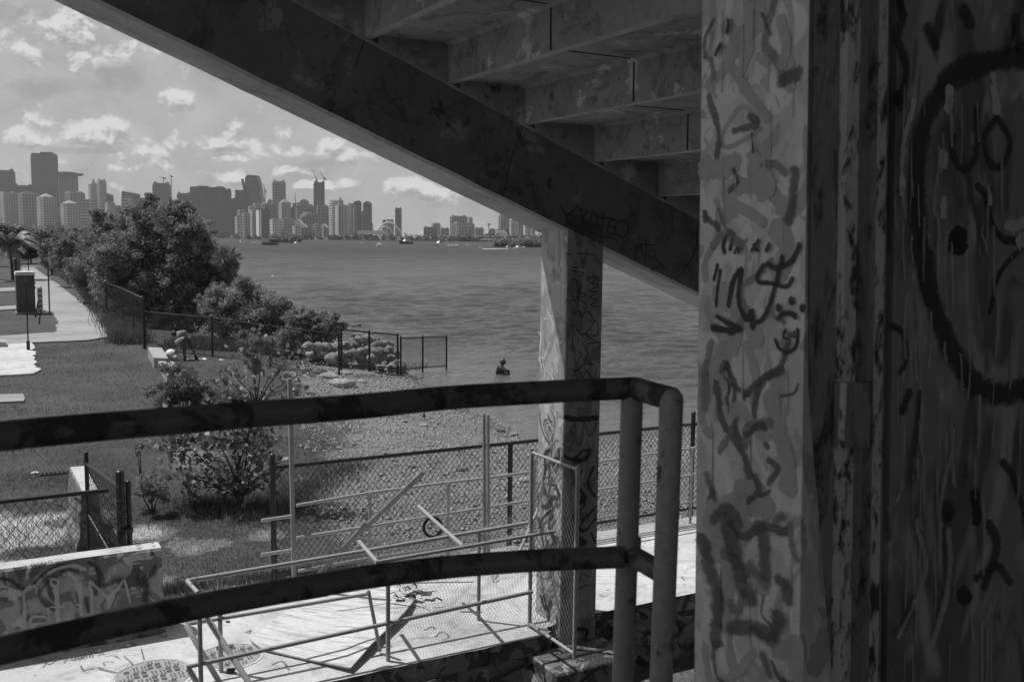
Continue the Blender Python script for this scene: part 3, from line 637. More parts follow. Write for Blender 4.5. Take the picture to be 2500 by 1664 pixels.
    segs=[(1862,0),(1924,.0),(1928,-.018),(1956,-.018),(1962,.012),(1998,.012),(2003,-.012),(2024,-.012),(2029,.016),(2050,.016),(2053,.03)]
    mb=MB(); vs=[];fs=[]
    for x,dq in segs:
        for z in (z0,z1): vs.append(vl((x+11)*O,(x-13)*O,onq,qf+.004,z)+U*dq)
    for i in range(len(segs)-1): fs.append((2*i,2*i+2,2*i+3,2*i+1))
    k=len(vs); vs+=[v+U*.12 for v in vs]; fs+=[(k-2,k-1,2*k-1,2*k-2)[::-1]]
    mb.add(vs,fs); fr=mb.build('door_frame',M['frame'],STAND)
    fr.data.materials.append(M['frame_dark']); 
    for i in (0,4,5,8,9): fr.data.polygons[i].material_index=1
    mb=MB(); h=[onq(x*O,y*O,qf-.022) for x,y in ((1932,1030),(2000,1030),(2004,880),(1934,880))]
    mb.hexa([h[0],h[1],h[1]+U*.02,h[0]+U*.02],[h[3],h[2],h[2]+U*.02,h[3]+U*.02])
    for x,y in ((1945,900),(1990,900),(1945,1010),(1990,1010),(1968,955)): mb.ball(onq(x*O,y*O,qf-.022),.005,8,5)
    hg=mb.build('hinge',M['frame_dark'],fr)
    mb=MB(); kn=onq(1938*O,955*O,qf-.03); mb.tube([kn-Z*.08,kn+Z*.08],.009,10); mb.build('hinge_pin',M['frame'],hg)
    d0=vl(2054*O-14,2054*O-14,onq,qf+.01,z0); 
    mb=MB(); a0=vl(2066*O,2040*O,onq,qf+.01,z0); a1=vl(2066*O,2040*O,onq,qf+.01,z1); e=V*2.4
    mb.hexa([a0,a0+e,a0+e+U*.08,a0+U*.08],[a1,a1+e,a1+e+U*.08,a1+U*.08]); dr=mb.build('door',M['door'],STAND); dr['label']='dark door leaf painted over with a huge oval outline, drips and black spray spots'
    co_=lambda x,y:(x*O,y*O)
    bk=[(48,[(2380,125),(2290,140),(2205,170),(2145,235),(2115,330),(2108,450),(2125,600),(2160,740),(2215,850),(2285,905),(2380,890)]),(16,[(2245,425),(2268,455),(2282,515),(2312,552),(2380,555)]),(12,[(2362,560),(2300,625),(2275,720)]),(17,[(2193,312),(2190,350),(2205,385),(2228,385),(2243,350),(2246,250)]),(16,[(2290,270),(2262,320),(2275,375),(2305,380),(2320,320),(2290,270)]),
        (26,[(2075,30),(2062,90),(2082,160),(2068,250)]),(30,[(2130,60),(2150,110)]),(14,[(2045,745),(2075,770),(2080,830),(2062,860)]),(22,[(2090,900),(2070,950)]),(20,[(2270,1200),(2290,1260),(2260,1350)]),(14,[(2300,1060),(2330,1100),(2356,1200)]),(16,[(2240,1330),(2290,1300),(2320,1340)]),(26,[(2330,40),(2340,110)]),(30,[(2210,20),(2230,60)]),(40,[(2170,1160),(2180,1190)]),(12,[(2110,900),(2098,1050)]),(20,[(2100,560),(2130,700)])]
    strokes('graffiti',bk,a0-U*0,-U,M['spray_dim'],dr,co_,off=.0012,step=.00003,seed=21,jag=.1)
    strokes('graffiti',[(52,[(2203,535),(2204,572)]),(20,[(2068,0),(2075,40)]),(30,[(2065,215),(2070,240)]),(24,[(2240,1130),(2246,1200)]),(30,[(2210,1360),(2225,1380)])],a0,-U,M['spray_black'],dr,co_,off=.003,step=.00003,seed=22,jag=.08)
    r=random.Random(31); dp=[]
    for i in range(110):
        x=r.choice([r.uniform(2060,2120),r.uniform(2060,2360),r.uniform(2130,2340)]); y=r.uniform(180,1500); h=r.uniform(25,170); dp.append((r.uniform(3,9),[(x,y),(x+r.uniform(-3,3),y+h*.5),(x+r.uniform(-5,5),y+h)]))
    for i in range(3):
        x=r.uniform(2070,2330); y=r.uniform(950,1350); dp.append((r.uniform(10,18),[(x,y),(x+r.uniform(-40,40),y+120),(x+r.uniform(-60,60),y+r.uniform(200,330))]))
    strokes('graffiti',dp,a0,-U,M['paint_mid'],dr,co_,off=.0006,step=.00001,seed=23,jag=.25)
    bl=[(20,[(2180,200),(2178,260)]),(14,[(2280,170),(2290,230),(2296,280)]),(30,[(2165,350),(2170,380)]),(12,[(2280,200),(2285,260)]),(18,[(2168,455),(2165,500)]),(10,[(2270,430),(2275,470)]),(24,[(2310,520),(2356,515)]),(30,[(2340,550),(2380,548)]),(14,[(2100,230),(2075,330),(2070,450)])]
    strokes('graffiti',bl,a0,-U,M['paint_light'],dr,co_,off=.0045,step=.00002,seed=24,jag=.3)
    mb=MB(); mb.lbox(-8,1.9,-7,2.0,4.0,4.2); mb.build('landing_floor',M['slab'],STAND)
    mb=MB(); mb.lbox(-8,8,-7.3,-7,-.5,4.2); mb.lbox(4.4,12,1.8,2.05,-.6,8.2); mb.lbox(4.2,4.4,-7,2.05,4.2,8.5); mb.build('shade_wall',M['slab'],STAND)  # unseen walls added to keep light out from under the stand
M['paint_mid2']=spray('mid column paint',.19,.6,.3,1.2,110)
M['col_black']=spray('black marker on column',.012,.95,.22,.8,120)
M['paint_pale']=spray('pale column paint',.36,.75,.12,.5,120)
M['paint_dim']=spray('dim column paint',.07,.62,.3,1.3,110)
M['paint_mid']=spray('door drip paint',.34,.6,.4,1.3,110)
M['paint_light']=spray('door chipped paint',.42,.85,.2,2.0,130)
grandstand()

# ------------------------------------------------------------ handrail beside the camera
def handrail():
    e=empty('handrail',L(1.1,1.7,4.2),'thick dark pipe handrail with two bars and twin end posts, nearest the viewer','handrail')
    zt,zm=5.8-.32,5.8-.69
    def poly(pts,z): return [onz(x*1.0611,y*1.0611,z) for x,y in pts]
    top=poly([(-260,1032),(0,1003),(190,985),(380,969),(565,954),(720,943),(866,931),(1037,914),(1225,903),(1340,897),(1440,893)],zt)
    end=L(1.335,1.60,zt)
    r=.0245
    mb=MB(); T=catmull([*top],4); a=T[-1]; c1=a+(T[-1]-T[-2]).normalized()*.02
    end=onz(1545*1.0611,917*1.0611,zt); k1=a+(T[-1]-T[-2]).normalized()*.016
    mb.tube(T+[k1,k1.lerp(end,.06)+V*.004,k1.lerp(end,.5),k1.lerp(end,.93),end],r,20); mb.build('top_bar',M['handrail'],e,smooth=True)
    mid=poly([(-260,1566),(0,1496),(190,1452),(380,1410),(565,1374),(700,1351),(850,1326),(1037,1303),(1225,1289),(1340,1284),(1430,1281)],zm)
    mb=MB(); T2=catmull([*mid],4); b=T2[-1]; mb.tube(T2,r*.98,20); 
    p1=a+V*.016-U*.002; p2=end
    mb.tube([Vector((p1.x,p1.y,zm)),Vector((p2.x,p2.y,zm-.0))],r*.95,16); mb.build('middle_bar',M['handrail'],e,smooth=True)
    mb=MB(); mb.tube([Vector((p1.x-.012,p1.y,4.2)),Vector((p1.x,p1.y,zt))],r,20); mb.tube([Vector((p1.x,p1.y,zm-.035)),Vector((p1.x,p1.y,zm+.035))],r*1.12,20); mb.build('post',M['handpost'],e,smooth=True)
    mb=MB(); mb.tube([Vector((p2.x-.012,p2.y,4.2)),Vector((p2.x,p2.y,zt-.0)),Vector((p2.x,p2.y,zt+.012))],[r,r,r*.8],20); mb.ball(Vector((p2.x,p2.y,zt-.003)),r*1.01,20,10); mb.build('post',M['handpost'],e,smooth=True)
handrail()

# ------------------------------------------------------------ chain-link fences
def chain(mb,A,B,h,zA,zB,sp=.055,r=.0018,sag=0,curl=True,zfun=None,rg=None):
    """woven diamond wires between A and B (ground points), each bay from z to z+h"""
    A=Vector(A);B=Vector(B); d=(B-A); d.z=0; Lh=d.length; d.normalize(); n=Vector((-d.y,d.x,0))
    def P(s,t,o=0):
        zb=zA+(zB-zA)*s/Lh
        bow=math.sin(math.pi*min(1,max(0,s/Lh)))*sag*math.sin(math.pi*min(1,max(0,t/h)))
        return Vector((A.x,A.y,0))+d*s+n*(o+bow)+Z*(zb+t)
    k=1.25 # diamonds taller than wide
    for sgn in (1,-1):
        s0=-h/k
        while s0<Lh+h/k:
            # wire line: s=s0+t/k*sgn ... clip to panel
            pts=[]
            a=0;b=h
            if sgn==1:
                lo=max(0,-s0*k); hi=min(h,(Lh-s0)*k); f=lambda t:s0+t/k
            else:
                lo=max(0,(s0-Lh)*k); hi=min(h,s0*k); f=lambda t:s0-t/k
            if hi-lo>.02:
                m=1 if not sag else 4
                pts=[P(f(lo+(hi-lo)*i/m),lo+(hi-lo)*i/m,sgn*r*.9) for i in range(m+1)]
                if curl and hi==h:
                    e=pts[-1]; pts.append(e+d*(.012*sgn)+Z*.022)
                mb.tube(pts,r,3,caps=False)
            s0+=sp
def fence(name,label,posts,h,sp=.055,r=.0018,rail=.021,pr=.03,group=None,bottom=True,zf=None,cat='fence',extra=.06,hts=None,toprail=True):
    """posts: list of (x,y)"""
    zf=zf or gz
    e=empty(name,(posts[0][0],posts[0][1],zf(*posts[0])),label,cat,group)
    P=[Vector((x,y,zf(x,y))) for x,y in posts]
    for i,p in enumerate(P):
        hh=h+extra+(0 if hts is None else hts[i])
        mb=MB(); mb.tube([p-Z*.1,p+Z*hh],pr,10); mb.ball(p+Z*hh,pr*1.12,10,6,sc=(1,1,.7)); mb.build('post',M['black'],e,smooth=True)
    if toprail:
        mb=MB(); mb.tube([p+Z*h for p in P],rail,8); mb.build('top_rail',M['black'],e,smooth=True)
    if bottom:
        mb=MB(); mb.tube([p+Z*.12 for p in P],rail*.8,6); mb.build('bottom_rail',M['black'],e,smooth=True)
    mb=MB()
    for a,b in zip(P,P[1:]): chain(mb,a,b,h-.04,a.z+.04,b.z+.04,sp,r)
    mb.build('chain_mesh',M['black'],e)
    return e
dz=lambda *a:1.0
def xy(P): return (P.x,P.y)
FH=1.62
fe=fence('chain_link_fence','black chain-link fence along the water side of the bright concrete deck',[xy(L(3.74,13.38,0)),xy(L(7.5,13.38,0)),xy(L(11.15,13.38,0)),xy(L(13.5,13.38,0))],FH,zf=dz,sp=.088,r=.0042,rail=.030,pr=.040,hts=[.12,-.06,.14,0])
# pale band on the first post
mb=MB(); a=L(3.74,13.38,1.0); mb.tube([a+Z*(FH-.22),a+Z*(FH-.05)],.0335,12,caps=False); mb.build('pale_band',M['cream'],fe)
def left_fence():
    e=empty('chain_link_fence',L(1.76,13.4,1),'black chain-link fence behind the graffiti barrier, ending at a thick wired corner post','fence')
    z0=1.0
    for i,(p,q,top,r) in enumerate(((1.76,13.4,2.79,.055),(-2.2,13.4,2.72,.05))):
        mb=MB(); b=L(p,q,.9); mb.tube([b,b+Z*(top-.9-.02)],r,16); mb.ball(b+Z*(top-.9-.02),r*1.06,14,8,sc=(1,1,.5)); o=mb.build('post',M['black'],e,smooth=True)
        if i==0:
            mb=MB(); rr=random.Random(4)
            for k in range(9):
                if k: mb.build('tie_wire',M['wire_grey'],o); mb=MB()
                zc=1.1+k*.19; mb.tube([b+Vector((math.cos(t)*(r+.004),math.sin(t)*(r+.004),zc-.9+rr.uniform(-.01,.01)+.02*math.sin(t))) for t in np.linspace(0,6.3,14)],.004,5)
            mb.build('tie_wire',M['wire_grey'],o); mb=MB()
            for k in range(26):
                s=b+Vector((rr.uniform(-.12,.02),-.05+rr.uniform(-.03,.03),rr.uniform(.5,1.55))); mb.tube([s,s+Vector((rr.uniform(-.08,.08),rr.uniform(-.04,.04),rr.uniform(-.12,.1))),s+Vector((rr.uniform(-.12,.14),rr.uniform(-.05,.05),rr.uniform(-.2,.1)))],.0035,4)
            mb.build('tie_wire',M['wire_grey'],o)
    mb=MB(); mb.tube([L(-3,13.4,2.53),L(1.62,13.4,2.55)],.028,10); mb.build('top_rail',M['black'],e,smooth=True)
    mb=MB(); chain(mb,L(-3,13.4,0),L(1.70,13.4,0),1.52,1.02,1.02,.112,.0040); mb.build('chain_mesh',M['black'],e)
    # gate leaf swung away from the corner post
    g=empty('chain_link_gate',L(1.9,13.5,1),'narrow black chain-link gate leaf standing open beside the thick corner post','gate')
    far=onz(211,1128,2.52); near=L(1.86,13.42,0)
    for nm,P,top,r in (('post',far,2.66,.03),('post',near,2.62,.035)):
        mb=MB(); b=Vector((P.x,P.y,.9)); mb.tube([b,b+Z*(top-.9)],r,12); mb.ball(b+Z*(top-.9),r*1.15,12,7,sc=(1,1,.7)); mb.build(nm,M['black'],g,smooth=True)
    A=Vector((far.x,far.y,0));B=Vector((near.x,near.y,0))
    mb=MB(); mb.tube([A+Z*2.50,B+Z*2.46],.028,10); mb.tube([A+Z*1.1,B+Z*1.1],.02,8); mb.tube([A+Z*1.75,B+Z*1.2],.014,8); mb.build('rail',M['black'],g,smooth=True)
    mb=MB(); chain(mb,A,B,1.42,1.06,1.04,.085,.0035); mb.build('chain_mesh',M['black'],g)
    mb=MB(); mb.tube([L(1.76,13.33,2.0),L(1.88,13.38,2.0)],.05,10); mb.build('latch',M['black'],g)
left_fence()

# ------------------------------------------------------------ graffiti barriers
def jersey(name,label,Pc,axis,length,h,wt,wb,mat,top_mat,group=None,lip=.12):
    """concrete road barrier: flared foot, batter, narrow top; Pc = centre of foot"""
    axis=Vector(axis).normalized(); n=Vector((axis.y,-axis.x,0))
    o=empty(name,Pc,label,'barrier',group)
    pr=[(wb/2,0),(wb/2,lip),(wb/2-.06,lip+.16),(wt/2+.02,h-.03),(wt/2,h)]
    r=random.Random(9); ns=14; vs=[];fs=[]
    full=pr+[(-a,z) for a,z in pr[::-1]]; k=len(full)
    for i in range(ns+1):
        s=-length/2+length*i/ns
        for j,(a,z) in enumerate(full): vs.append(Vector(Pc)+axis*(s+r.uniform(-.004,.004))+n*(a+r.uniform(-.005,.005))+Z*(z+r.uniform(-.004,.004)*(z>0)))
    for i in range(ns):
        for j in range(k-1): a=i*k+j; fs.append((a,a+k,a+k+1,a+1))
    fs+=[tuple(range(k)),tuple(ns*k+j for j in range(k))[::-1]]
    mb=MB(); mb.add(vs,fs); b=mb.build('barrier_body',mat,o)
    b.data.materials.append(top_mat)
    for i in range(ns): b.data.polygons[i*(k-1)+4].material_index=1
    return o,b,n
PcL=L(2.07-3.2,12.47,1.0)
je,jb,jn=jersey('concrete_barrier','long concrete barrier covered in graffiti at the lower left with letters sprayed on it',PcL,V,6.4,1.03,.25,.56,M['jersey'],M['jersey_top'])
cB=lambda x,y:(.2322*x,1300+.2322*y)
pf=L(1.0,12.34,2.0); fn=(L(0,12.345,2.0)-L(0,12.25,1.28)); fN=Vector(V).cross(fn.normalized()); fN=fN if fN.dot(U)<0 else -fN
pf=L(1.0,12.325,2.0)
strokes('g',[(44,[(0,480),(120,505),(235,600)]),(26,[(355,532),(450,440),(620,345),(760,360)]),(46,[(925,310),(1010,360),(1042,460),(1040,575)]),(75,[(1525,470),(1530,600),(1530,720)]),(46,[(1635,345),(1610,400),(1575,460)]),(40,[(1585,232),(1608,215)]),(50,[(905,680),(925,830)]),(44,[(1000,600),(1010,650)]),(40,[(1080,560),(1180,520),(1260,480)]),(60,[(1440,470),(1500,560)]),(34,[(640,400),(740,385),(830,400)]),(60,[(0,680),(70,700)]),(30,[(500,500),(510,560)]),(90,[(60,1250),(200,1080)])],pf,fN,M['spray_dim'],jb,cB,off=.006,seed=31)
strokes('g',[(36,[(372,560),(300,575),(250,640),(255,760),(255,965)]),(24,[(310,960),(345,880),(480,885),(512,925),(330,965)]),(26,[(505,780),(512,920)]),(52,[(590,570),(600,760),(605,950)]),(24,[(530,772),(600,775),(665,765),(672,735)]),(46,[(838,520),(845,680),(850,860)]),(32,[(962,840),(960,680),(940,505)]),(32,[(940,505),(1040,590),(1140,685)]),(32,[(1140,685),(1225,590),(1300,485)]),(30,[(1300,485),(1335,600),(1362,740)]),(34,[(530,500),(560,480),(610,500),(600,550),(545,545),(530,505)]),(40,[(500,420),(620,360),(780,340),(900,380)]),(30,[(0,550),(120,580),(210,650)]),(16,[(740,720),(755,770)]),(30,[(800,740),(850,750)])],pf,fN,M['spray_light'],jb,cB,off=.010,seed=32)
tx=[[(1055,495),(1068,522),(1100,500),(1120,470)],[(1150,470),(1140,500),(1170,505)],[(1165,450),(1185,490),(1195,455)],[(1215,450),(1200,480),(1230,480),(1215,450)],[(1250,440),(1240,490),(1270,480)],[(1285,430),(1290,470),(1310,440)],[(1320,425),(1330,470),(1350,430),(1345,400)],[(1370,410),(1380,450),(1400,400)],[(1405,395),(1440,430),(1400,470),(1505,485),(1440,400)],[(1130,510),(1125,545),(1150,520)],[(1160,515),(1190,530)],[(1200,510),(1230,525),(1250,500)],[(990,750),(1010,800),(1050,800),(1060,740)]]
strokes('g',[(6,s) for s in tx],pf,fN,M['spray_grey'],jb,cB,off=.016,seed=33)
tz=2.032
tt=[[(15,415),(52,378)],[(52,378),(92,392)],[(92,392),(155,360)],[(240,380),(275,345)],[(320,350),(330,330),(360,330),(355,355),(320,352)],[(385,345),(400,325),(425,330),(415,350),(385,345)],[(440,340),(455,318),(480,325),(470,342),(440,340)],[(505,330),(520,312),(545,318),(530,335),(505,330)],[(565,305),(600,300)],[(600,320),(640,300),(660,312)]]
tp=[(12,s) for s in tt]+[(22,[(1430,160),(1480,150)]),(14,[(1440,170),(1470,165)]),(16,[(1590,130),(1612,140)]),(14,[(1130,200),(1270,190)]),(9,[(1350,175),(1370,172)])]
strokes('g',tp,Vector((0,0,tz)),Z,M['spray_grey'],jb,cB,off=.002,seed=34)
P2=onz(228,1346,.9); 
j2,jb2,_=jersey('concrete_barrier','short slab-like concrete barrier standing end-on behind the chain-link fence, pale top',Vector((P2.x,P2.y,.88))+U*.9-V*.02,U,1.8,1.0,.22,.44,M['jersey_dim'],M['jersey_top'])
strokes('g',[(7,[(185,1215),(205,1235),(220,1290)]),(8,[(215,1230),(245,1260),(250,1300)]),(9,[(196,1250),(200,1330)]),(8,[(215,1280),(228,1300),(222,1340)])],P2+Z*.6-U*.0,-U,M['spray_grey'],jb2,off=.02,seed=35)

# ------------------------------------------------------------ pipe barriers on the deck
def pipe(mb,a,b,r=.024,n=10): mb.tube([a,b],r,n)
def deck_rails():
    qf=10.2; qb=10.8; qk=13.0
    Q=lambda x,y,q:onq(x,y,q)
    e=empty('pipe_barrier',L(4.16,qf,1.0),'grey pipe barrier along the deck edge, two bars between upright posts','barrier','pipe barriers lying and standing on the deck')
    mb=MB(); pipe(mb,Q(916,1372,qf),L(6.35,qf,Q(1330,1300,qf).z),.023); mb.build('top_bar',M['pipe'],e,smooth=True)
    mb=MB(); pipe(mb,Q(455,1627,qf),L(6.05,qf,Q(1287,1446,qf).z),.024); mb.build('middle_bar',M['pipe'],e,smooth=True)
    for x,yt in ((947,1366),(487,1500)):
        t=Q(x,yt,qf); mb=MB(); pipe(mb,L(t.dot(V),qf,1.0),t,.026); mb.build('post',M['pipe'],e,smooth=True)
    e=empty('pipe_barrier',L(2.2,qb,1.0),'taller grey pipe barrier with a long rusty top bar, standing inside the deck edge barrier','barrier','pipe barriers lying and standing on the deck')
    mb=MB(); a=Q(457,1417,qb); b=Q(888,1345,qb); c=Q(1288,1276,qb); mb.tube([a,b,c],.026,12); pipe(mb,a,Q(483,1446,qf+.35),.025); mb.build('top_bar',M['pipe'],e,smooth=True)
    mb=MB(); pipe(mb,Q(455,1523,qb),Q(897,1449,qb),.022); mb.build('middle_bar',M['pipe'],e,smooth=True)
    t=Q(535,1404,qb); mb=MB(); pipe(mb,L(t.dot(V),qb,1.0),t,.026); mb.build('post',M['pipe'],e,smooth=True)
    t=Q(1170,1296,qb); mb=MB(); pipe(mb,L(t.dot(V),qb,1.0),t,.024); mb.build('post',M['pipe'],e,smooth=True)
    # bars of the knocked-over section: lean from the rails to the deck
    def loose(label,pts,r=.026,mat='pipe'):
        mb=MB(); P=pts; mb.tube(P,r,12); o=mb.build('loose_pipe',M[mat],None,loc=P[-1],smooth=True); tag(o,label,'pipe'); return o
    loose('rusty grey pipe slanting down from the lower left end of the inner pipe barrier',[Q(455,1525,qb-.1),Q(486,1580,qb-.35),onz(545,1680,1.03)],.03)
    loose('thick grey pipe leaning down to the right beneath the handrail at the lower left',[Q(506,1508,qb-.2),onz(640,1715,1.03)],.032)
    loose('short pipe stub at the bottom edge, left end of the deck barrier',[Q(457,1627,qf),onz(497,1690,1.03)],.03)
    loose('thin grey pipe leaning against the deck barrier beside its upright post',[Q(899,1440,qf+.25),onz(928,1588,1.03)],.022)
    loose('pale pipe slanting across the two barriers with no cable on it',[Q(877,1321,qb+.45),Q(920,1370,qf+.02)],.024)
    loose('pale pipe carrying a coil of black cable, slanting between the barriers',[Q(1022,1235,qb+1.1),Q(1060,1270,qb+.6),Q(1130,1332,qf+.02)],.025)
    loose('thin bent pipe end resting on the top bar near the mesh gate',[Q(1268,1345,qf+.1),Q(1318,1232,qb)],.018)
    # coil of cable
    c=Q(1056,1280,qb+.7); mb=MB(); rr=random.Random(3)
    for k in range(4):
        R=.125+rr.uniform(-.008,.012); o=Vector((rr.uniform(-.01,.01),rr.uniform(-.02,.02),-.01*k))
        mb.tube([c+o+Vector((math.cos(t)*R*.95,math.sin(t)*.03,math.sin(t)*R-.02)) for t in np.linspace(0,6.2832,22)],.011,6)
    tag(mb.build('cable_coil',M['black'],None,loc=c,smooth=True),'coil of black cable looped over a pale slanting pipe','cable')
    # back barrier along the fence
    e=empty('pipe_barrier',L(4.0,qk,1.0),'pale pipe barrier with three bars running along the chain-link fence','barrier','pipe barriers lying and standing on the deck')
    for nm,P in (('top_bar',[(724,1233),(900,1203),(1088,1178),(1184,1167),(1300,1151),(1460,1127),(1700,1092)]),('middle_bar',[(724,1312),(897,1285),(1093,1253),(1184,1239),(1292,1221),(1460,1195),(1700,1157)]),('bottom_bar',[(728,1393),(881,1365),(1020,1345),(1180,1322),(1292,1300),(1460,1265),(1700,1222)])):
        mb=MB(); H=[Q(x,y,qk) for x,y in P]; mb.tube(H,.024,10); mb.build(nm,M['pipe'],e,smooth=True)
    for x,y0 in ((1094,1178),(903,1204),(1305,1120),(1690,1095)):
        t=Q(x,y0,qk-.03); mb=MB(); pipe(mb,L(t.dot(V),qk-.03,1.0),t,.024); mb.build('post',M['pipe'],e,smooth=True)
    for y0,y1,n in ((1270,1259,'stub_bar'),(1353,1342,'stub_bar')):
        mb=MB(); pipe(mb,Q(638,y0,qk-.2),Q(712,y1,qk-.2),.024); mb.build(n,M['pipe'],e,smooth=True)
    # tall uprights
    def upright(label,x0,ytop,w,q):
        t=Q(x0,ytop,q); p=t.dot(V); mb=MB(); h=t.z-1.0; lean=V*.03
        mb.hexa([L(p-w/2,q-w/2,1.0)+lean,L(p+w/2,q-w/2,1.0)+lean,L(p+w/2,q+w/2,1.0)+lean,L(p-w/2,q+w/2,1.0)+lean],[L(p-w/2,q-w/2,t.z),L(p+w/2,q-w/2,t.z),L(p+w/2,q+w/2,t.z),L(p-w/2,q+w/2,t.z)])
        o=mb.build('upright_post',M['pipe_wood'],None,loc=L(p,q,1.0),bevel=.004); tag(o,label,'post')
    upright('tall square grey post rising in front of the leafy shrub, left of the barriers',707,923,.055,qk-.12)
    upright('tall thin post, the left one of a close pair near the pillar',1181,1009,.04,qk-.1)
    upright('tall thin post, the right one of a close pair near the pillar',1191,1011,.042,qk-.16)
    # long splintered board tied across the back barrier
    mb=MB(); a=Q(1030,1156,qk-.35); b=Q(895,1285,qk-.15); c=Q(782,1398,qk-.05)
    for s,t_ in ((a,b),(b+Vector((-.02,0,.02)),c)):
        d=(t_-s).normalized(); sd=d.cross(U).normalized(); mb.box((s+t_)/2,(t_-s).length+.06,.075,.022,d,sd,d.cross(sd))
    o=mb.build('broken_board',M['pipe_wood'],None,loc=c,bevel=.003); tag(o,'long broken grey board tied diagonally across the back pipe barrier','board')
    # mesh gate panel beside the pillar (in the q direction)
    A=onz(1293,1531,1.0); B=L(A.dot(V)+.0,9.27,1.0)
    g=empty('mesh_gate',A,'narrow chain-link panel in a pipe frame, set across the deck edge beside the pillar','gate')
    ht=1.62; zt=Q(1293,1098,A.dot(U)).z
    for P,x in ((A,1293),(B,1378)):
        q=P.dot(U); mb=MB(); pipe(mb,P,Vector((P.x,P.y,zt+.02)),.025,12); mb.build('post',M['pipe'],g,smooth=True)
    mb=MB(); pipe(mb,Vector((A.x,A.y,zt-.03)),Vector((B.x,B.y,zt-.03)),.018); mb.build('top_rail',M['pipe'],g,smooth=True)
    mb=MB(); pipe(mb,A+Z*.05,B+Z*.05,.022); mb.build('bottom_rail',M['pipe'],g,smooth=True)
    mb=MB(); chain(mb,A,B,zt-1.0-.06,1.04,1.04,.08,.0032,sag=.03); mb.build('chain_mesh',M['wire_grey'],g)
    # collapsed chain mesh draped over the barriers
    mb=MB(); rr=random.Random(8)
    Wn,Hn=46,14; 
    def S_(u,v):
        p=4.3+u*2.0; 
        if v<.45: t=v/.45; q=11.9-t*1.7; z=1.75+.35*math.sin(math.pi*min(1,t))+.12*t
        else: t=(v-.45)/.55; q=10.2+.55*t*math.sin(t*2.2); z=2.12-1.1*t
        return L(p+.04*math.sin(v*9+u*5),q+.05*math.sin(u*13),max(1.012,z-.10*math.sin(u*math.pi)*(1-abs(v-.2)))+.02*math.sin(u*31+v*17))
    for i in range(-34,50):
        for sg in (1,-1):
            P=[]
            for k in range(Hn*2+1):
                v=k/(Hn*2); u=(i+sg*k*.9)/50+(0 if sg==1 else .25)
                if 0<=u<=1: P.append(S_(u,v))
            if len(P)>2: mb.tube(P,.0016,3,caps=False)
    o=mb.build('fallen_mesh',M['wire_grey'],None,loc=L(5,10.5,1)); tag(o,'torn loose chain-link mesh sagging over the pipe barriers down to the deck','mesh')
deck_rails()

